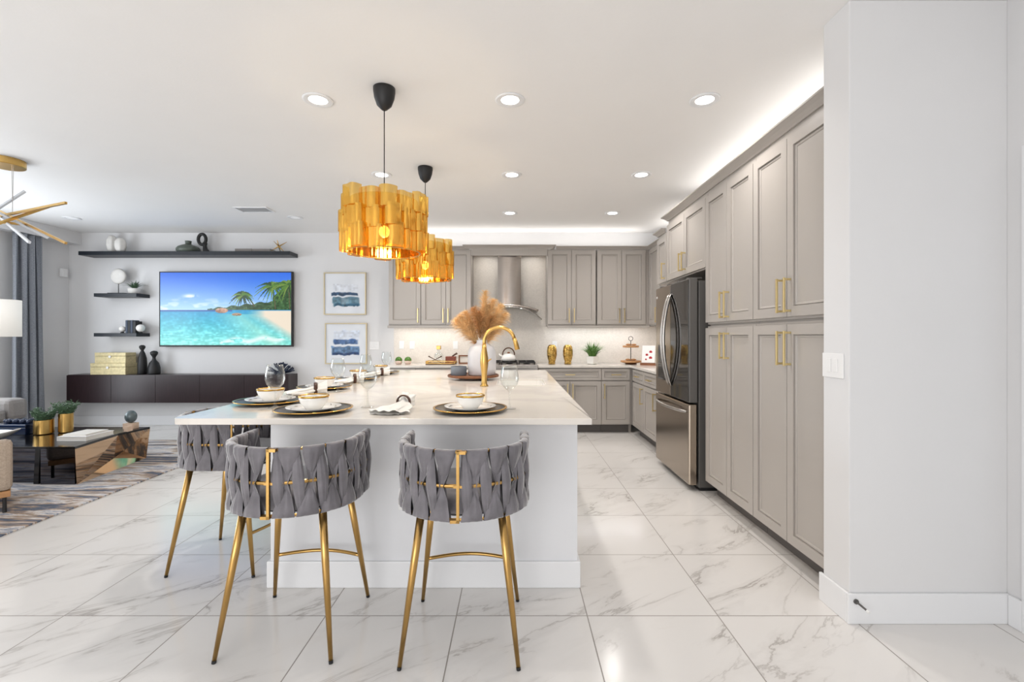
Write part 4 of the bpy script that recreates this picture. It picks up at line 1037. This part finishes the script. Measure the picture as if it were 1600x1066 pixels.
# ------------------------------------------------------------------ back counter objects
for x,l in ((-1.628,'left small round green plant in pale pot on the back counter'),(-1.497,'right small round green plant in pale pot on the back counter')):
    t = thing('potted_plant', l, 'plant', (x,6.58,ZT), 0, 'small green plants on the back counter')
    MB().lathe([(0,0),(.035,0),(.048,.02),(.046,.048),(.04,.05),(0,.045)],24).build('pot', mat('blush_pot',(214,190,176),.6), t, smooth=True)
    rr = random.Random(8); b = MB()
    for k in range(110):
        a = rr.uniform(0,2*PI); e = rr.uniform(-.1,1.5); d = Vector((math.cos(a)*math.cos(e),math.sin(a)*math.cos(e),math.sin(e)))
        b.obox(Vector((0,0,.055))+d*.036, d.orthogonal()*.009, d*.012, d.cross(d.orthogonal())*.003)
    b.build('foliage', M['green'], t)
gt = thing('gold_tray', 'gold wire tray with a round edge on the back counter', 'tray', (-1.02,6.56,ZT))
MB().box(-.20,.20,-.13,.13,.0005,.010).build('base', M['dwood'], gt)
b = MB()
for z in (.014,.048): b.tube([(x,y,z) for x,y in rect_round(-.20,.20,-.13,.13,(.03,)*4)], .003, 6, closed=True)
for k in range(22):
    x = -.19+.38*k/21
    for y in (-.13,.13): b.tube([(x,y,.012),(x+.008,y,.030),(x,y,.048)], .0028, 5)
for k in range(12):
    y = -.12+.24*k/11
    for x in (-.2,.2): b.tube([(x,y,.012),(x,y,.048)], .0028, 5)
b.build('edge', M['brass'], gt)
dc = thing('decanter', 'clear glass decanter with square gold stopper on the gold tray', 'decanter', (-1.065,6.60,ZT+.0105))
MB().lathe([(0,0),(.06,0),(.068,.01),(.068,.10),(.05,.14),(.022,.16),(.02,.19),(.024,.195),(.017,.195),(.015,.16),(.045,.135),(.062,.10),(0,.012)],32).build('bottle', M['glass'], dc, smooth=True)
MB().box(-.03,.03,-.03,.03,.196,.25).build('stopper', M['brass'], dc, bevel=.006)
t = thing('serving_utensils', 'pair of crossed dark wooden spoons leaning on the gold tray', 'utensils', (-1.10,6.50,ZT+.012))
for s in (-1,1): MB().tube([(s*-.11,s*.004,.0),(0,s*.004,.055),(s*.075,s*.004,.095),(s*.09,s*.004,.103)],[.004,.004,.007,.011],8).build('spoon', M['dwood'], t, smooth=True)
t = thing('wooden_box', 'red brown wooden mortar box with a dark pestle on the tray', 'mortar', (-.89,6.58,ZT+.0105))
MB().box(-.07,.07,-.06,.06,0,.10).build('box', mat('red_wood',(126,58,38),.4,vary=.2,vscale=10,stretch=(1,6,6)), t, bevel=.006)
MB().tube([(.02,-.02,.101),(.09,-.02,.145)],[.009,.014],10).build('pestle', M['dwood'], t, smooth=True)
t = thing('photo_frame', 'small brown wooden frame on the back counter behind the vase', 'frame', (-.69,6.66,ZT))
b = MB(); b.box(-.10,.10,-.012,.012,0,.018).box(-.10,.10,-.012,.012,.107,.125).box(-.10,-.082,-.012,.012,.018,.107).box(.082,.10,-.012,.012,.018,.107); b.build('frame', M['wood'], t)
MB().box(-.0815,.0815,.002,.008,.0185,.1065).build('insert', M['paper'], t)
kt = thing('kettle', 'white stove kettle with dark arched handle on the gas range', 'kettle', (-.075,6.57,.9605))
MB().lathe([(0,0),(.085,0),(.10,.012),(.102,.04),(.088,.075),(.06,.098),(.035,.105),(0,.107)],40).build('body', M['white'], kt, smooth=True)
MB().lathe([(0,.106),(.018,.108),(.022,.118),(.01,.128),(0,.129)],20).build('lid_knob', M['wood'], kt, smooth=True)
MB().tube([(-.085*math.cos(PI*i/14), 0, .085+.10*math.sin(PI*i/14)) for i in range(15)], .009, 10).build('handle', mat('bronze_handle',(98,72,56),.3,.8), kt, smooth=True)
MB().tube([(-.085,0,.05),(-.12,0,.08),(-.135,0,.10)],[.018,.013,.009],12).build('spout', M['white'], kt, smooth=True)
facep = [(a_,b_*1.25) for a_,b_ in [(0,0),(.042,0),(.05,.006),(.046,.03),(.058,.06),(.068,.10),(.070,.15),(.062,.195),(.045,.215),(.034,.22),(.028,.21),(0,.2)]]
def fvase(x, label):
    o = MB().lathe(facep, 48, wob=lambda u,z: 1+.16*math.exp(-((u-.75)/.03)**2)*math.exp(-((z-.14)/.04)**2)-.10*(math.exp(-((u-.68)/.03)**2)+math.exp(-((u-.82)/.03)**2))*math.exp(-((z-.17)/.02)**2)+.07*math.exp(-((u-.75)/.05)**2)*math.exp(-((z-.085)/.012)**2)+.05*math.sin(u*2*PI*8)*math.sin(z*80)).build('vase', M['decog'], loc=(x,6.56,ZT), smooth=True)
    tag(o, label, 'vase', 'gold sculpted vases')
fvase(.535,'left gold sculpted vase beside the range'); fvase(.76,'right gold sculpted vase, between its twin and the green plant')
t = thing('potted_plant', 'green grass plant in a white square pot on the back counter', 'plant', (1.105,6.56,ZT))
MB().lathe([(0,0),(.06,0),(.075,.01),(.088,.10),(.09,.115),(.082,.113),(0,.10)],4).build('pot', M['white'], t, bevel=.006); 
tuft('leaves', t, 210, .27, .25, M['green'], .012, 9, .10, .6, .05)
t = thing('tiered_stand', 'two-tier wooden serving stand with ring handle', 'serving stand', (1.65,6.58,ZT))
MB().lathe([(0,0),(.07,0),(.085,.012),(.06,.022),(0,.022)],32).build('foot', M['wood'], t)
MB().lathe([(0,.0225),(.12,.0225),(.142,.03),(.142,.052),(0,.052)],40).build('lower_tray', M['lwood'], t, bevel=.002)
MB().lathe([(0,.235),(.105,.235),(.112,.24),(.112,.262),(0,.262)],40).build('upper_tray', M['lwood'], t, bevel=.002)
MB().tube([(0,0,.0525),(0,0,.2345)],.005).tube([(0,0,.2625),(0,0,.33)],.005).tube([(.03*math.cos(2*PI*i/24),0,.36+.03*math.sin(2*PI*i/24)) for i in range(24)],.004,8,closed=True).build('handle', M['black'], t, smooth=True)
for i,(dx,dz,l) in enumerate(((-.045,.0525,'left pastry'),(.03,.0525,'right pastry'),(-.04,.2625,'upper left pastry'),(.035,.2625,'upper right pastry'))):
    o = MB().sphere((0,0,.014),.03,16,.45,1.3,1).build('pastry', M['lwood'], loc=(1.65+dx,6.55,ZT+dz), smooth=True); tag(o, ['golden bun on the left of the lower stand tier','golden bun on the right of the lower stand tier','golden bun on the left of the upper stand tier','golden bun on the right of the upper stand tier'][i], 'bun', 'buns on the tiered stand')
t = thing('cookbook_stand', 'wooden stand holding a white card with red print by the refrigerator', 'cookbook stand', (1.83,6.33,ZT), -.5)
MB().box(-.10,.10,-.06,.06,0,.02).box(-.10,.10,-.06,-.045,.02,.035).obox((-.0,.03,.12),(.012,0,0),(0,.006,0),(0,.02,.10)).build('stand', M['wood'], t)
cd_ = MB().obox((0,-.008,.145),(.085,0,0),(0,.004,-.0008),(0,.024,.12)).build('card', M['plasticw'], t)
b = MB()
for (dx,dz,rr_) in ((.03,.10,.022),(-.02,.14,.018),(.03,.18,.02),(-.03,.08,.012)):
    b.tube([(dx,-.0125+(dz-.145)*.2,dz),(dx,-.0145+(dz-.145)*.2,dz)],rr_,14)
b.build('print', M['red'], cd_)

# ------------------------------------------------------------------ living room furniture
tag(MB().box(-6.3,-3.33,2.3,5.83,.0,.012).build('rug', M['rug'], bevel=.003), 'large abstract streaked blue grey and beige area rug', 'rug')
ZR = .0125
ct = thing('coffee_table', 'faceted mirrored coffee table with black glass top on the rug', 'coffee table', (0,0,0))
MB().poly([(-5.35,4.06),(-3.825,4.06),(-3.925,4.62),(-3.87,4.955),(-5.35,4.955)], .322, .343).build('tabletop', M['blackg'], ct, bevel=.001)
b = MB(); bm = b.bm
v = {k: bm.verts.new(c) for k,c in dict(At=(-3.825,4.06,.3215),Ab=(-3.81,4.06,ZR),Bt=(-3.925,4.62,.3215),Fo=(-3.99,4.76,.13),Ct=(-3.87,4.955,.3215),Cb=(-3.91,4.955,ZR),Bb=(-3.95,4.955,.3215)).items()}
for f in (('Ab','Cb','Fo'),('Ab','Fo','Bt'),('Ab','Bt','At'),('Bt','Fo','Ct'),('Fo','Cb','Ct')): bm.faces.new([v[k] for k in f])
bm.verts.remove(v['Bb']); b.build('side_panel', M['mirror'], ct)
o = MB().box(-4.13,-3.83,4.065,4.08,ZR,.3215).build('front_panel', M['dmirror'], ct)
MB().box(-5.3,-4.20,4.12,4.135,ZR,.3215).build('front_panel', M['dmirror'], ct)
b = MB(); b.obox((-4.168,4.09,.167),(.022,0,0),(0,.02,0),(.008,0,.1535)); b.build('leg', M['blackg'], ct)
MB().box(-5.3,-4.0,4.93,4.945,ZR,.3215).build('back_panel', M['dmirror'], ct)
MB().box(-5.32,-5.305,4.08,4.94,ZR,.3215).build('end_panel', M['dmirror'], ct)
ZC = .3435
def goldpot(x,y,r_,h,label,seed):
    t = thing('potted_plant', label, 'plant', (x,y,ZC), 0, 'gold pots on the coffee table')
    MB().lathe([(0,0),(r_*.9,0),(r_,.008),(r_,h),(r_*.93,h),(r_*.93,h-.02),(0,h-.02)],36).build('pot', M['brass'], t, smooth=False)
    rr = random.Random(seed); b = MB()
    for k in range(80):
        a = rr.uniform(0,2*PI); L_ = rr.uniform(.07,.16); lean = rr.uniform(.1,.65)
        d = Vector((math.cos(a)*lean,math.sin(a)*lean,1)).normalized(); p = Vector((math.cos(a)*r_*.5,math.sin(a)*r_*.5,h-.02))
        b.tube([p,p+d*L_],[.0015,.0008],4)
        for q in range(9):
            u = .25+.75*q/9; c_ = p+d*L_*u; s = Vector((rr.uniform(-1,1),rr.uniform(-1,1),rr.uniform(-.2,.8))).normalized()
            b.obox(c_+s*.010, s*.012, s.orthogonal().normalized()*.003, s.cross(s.orthogonal()).normalized()*.0008)
    b.build('foliage', M['dgreen'], t)
goldpot(-4.64,4.60,.076,.14,'leafy green plant in the wide short gold pot on the coffee table',21)
goldpot(-4.50,4.68,.058,.19,'leafy green plant in the narrow tall gold pot on the coffee table',22)
t = book('book', -4.20,-3.93,4.28,4.58,ZC,ZC+.04,'white large book lying on the near corner of the coffee table','plasticw', 'x')
t = book('book', -4.17,-3.96,4.31,4.55,ZC+.0405,ZC+.055,'thin pale book lying on top of the white large book','paper')
nb = thing('jewelry_box', 'navy lacquer box on the coffee table behind the gold pots', 'box', (-4.93,4.66,ZC))
MB().box(-.17,.17,-.12,.12,0,.07).build('body', M['navy'], nb, bevel=.004); MB().box(-.172,.172,-.122,.122,.072,.10).build('lid', M['navy'], nb, bevel=.004)
b = MB(); pts = [(-.13+.26*i/26, .03*math.sin(i*.9), .0) for i in range(27)]
for i,p in enumerate(pts): b.sphere((p[0],p[1],.02),.019,10)
tag(b.build('bead_garland', M['rope'], loc=(-4.93,4.64,ZC+.1005), smooth=True), 'thick navy bead garland draped on the navy box', 'beads')
ob = thing('glass_orb', 'smoky glass orb on a wooden cube stand on the coffee table', 'ornament', (-3.995,4.86,ZC))
MB().box(-.05,.05,-.045,.045,0,.06).build('stand', mat('travertine',(206,180,158),.5,vary=.12,vscale=14), ob, bevel=.003)
MB().sphere((0,0,.125),.065,28,1,.82,.82).build('orb', M['cloudg'], ob, smooth=True)
tag(MB().box(-3.935,-3.895,4.70,4.76,ZC,ZC+.05).build('stone_block', mat('travertine',(206,180,158),.5)), 'small pale stone block beside the glass orb', 'ornament')
b = MB()
def boatf(u,v):
    a = 2*PI*u; R_ = .04+.16*v; pt = 1+.35*v*abs(math.cos(a))**6
    return (R_*pt*math.cos(a), R_*.6*math.sin(a), .005+.07*v**1.6+.035*v*v*abs(math.cos(a))**6)
b.grid(boatf, 48, 10, wrapu=True); bm = b.bm
bw = b.build('pointed_bowl', M['white'], loc=(-4.83,4.30,ZC), smooth=True, solid=.006); tag(bw, 'white boat-shaped bowl with pointed tips at the left edge', 'bowl')
MBx = None
# ottoman / bench seat near left
ot_ = thing('armchair', 'beige woven fabric low armchair seen from behind at the left edge', 'armchair', (-4.244,3.372,ZR), math.radians(47))
MB().box(-.42,.42,-.38,-.25,.16,.53).build('backrest', M['fabric'], ot_, bevel=.035)
MB().box(-.42,.42,-.249,.36,.16,.31).build('seat', M['fabric'], ot_, bevel=.035)
MB().box(-.41,.41,-.37,.35,.115,.1595).build('base_rail', M['lwood'], ot_, bevel=.004)
for sx in (-.38,.38):
    for sy in (-.34,.32): MB().tube([(sx,sy,.1145),(sx,sy,0)],.012,10).build('leg', M['black'], ot_)
# sofa along the window wall
sf = thing('sofa', 'grey upholstered sofa against the window wall', 'sofa', (-5.95,4.3,ZR))
MB().box(-.42,.42,-1.1,1.0,.10,.36).build('base', M['sofaf'], sf, bevel=.03)
MB().box(-.42,.42,.80,1.02,.361,.60).build('arm', M['sofaf'], sf, bevel=.05); MB().box(-.42,.42,-1.12,-.90,.361,.60).build('arm', M['sofaf'], sf, bevel=.05)
MB().box(-.42,-.20,-.89,.79,.361,.72).build('backrest', M['sofaf'], sf, bevel=.05)
for k in range(2): MB().box(-.19,.42,-.89+k*.845,-.05+k*.84,.361,.50).build('seat_cushion', M['sofaf'], sf, bevel=.04)
for sx in (-.36,.36):
    for sy in (-1.0,.92): MB().tube([(sx,sy,.0995),(sx,sy,0)],.018,10).build('leg', M['black'], sf)
# floor lamp at the far left
fl = thing('floor_lamp', 'lamp with white drum shade at the left edge', 'lamp', (-5.33,5.05,0.0125))
MB().lathe([(0,0),(.13,0),(.13,.015),(.02,.025),(0,.025)],32).build('base', M['brass'], fl); MB().tube([(0,0,.025),(0,0,1.45)],.008).build('pole', M['brass'], fl)
fl.location.x = -5.60
MB().lathe([(.185,1.29),(.185,1.69)],44).build('lamp_shade', M['shade'], fl, smooth=True, solid=.003)
# curtain
b = MB()
def cur(u,v):
    y = 5.97+.36*u; f = math.sin(u*2*PI*3.5+.4*math.sin(v*3))
    return (-6.44+.055*f*(.75+.25*v)+.015*math.sin(u*40), y+.012*math.cos(u*2*PI*11)+.07*v*(u-.3), 2.655-2.63*v)
b.grid(cur, 150, 30); tag(b.build('curtain', M['curtain'], smooth=True, solid=.003), 'floor-length blue grey curtain beside the living room window', 'curtain')
# stick chandelier
ch = thing('stick_chandelier', 'brass stick chandelier hanging at the left edge', 'chandelier', (0,0,0))
MB().lathe([(0,-.06),(.125,-.06),(.13,-.055),(.13,-.0005),(0,-.0005)],40,(-4.40,4.03,HC)).build('canopy', M['brass'], ch)
b = MB(); b.tube([P(18.5,255,4.03),P(19.5,332,4.03)],.002,6); b.tube([P(21,255,4.03),P(19.5,332,4.03)],.002,6); b.build('cable', M['steel'], ch)
led = mat('led_bar_side', (222,226,232), .4)
def stick(p, q, m):
    p, q = Vector(p), Vector(q); d = (q-p)/2; s = d.cross(Vector((0,1,0))).normalized()*.009; w2 = d.cross(s).normalized()*.009
    MB().obox((p+q)/2, d, s, w2).build('bar', m, ch)
stick(P(103,317,3.7),P(-70,352,4.3),M['brass']); stick(P(39,299,4.1),P(-60,362,3.8),led); stick(P(76,323,4.2),P(-40,362,3.75),M['brass'])
stick(P(103,380,3.8),P(0,330,4.3),M['brass']); stick(P(75,372,4.2),P(-30,318,3.85),led); stick(P(46,379,3.75),P(-25,318,4.25),led); stick(P(45,352,4.1),P(-80,338,3.7),M['brass'])
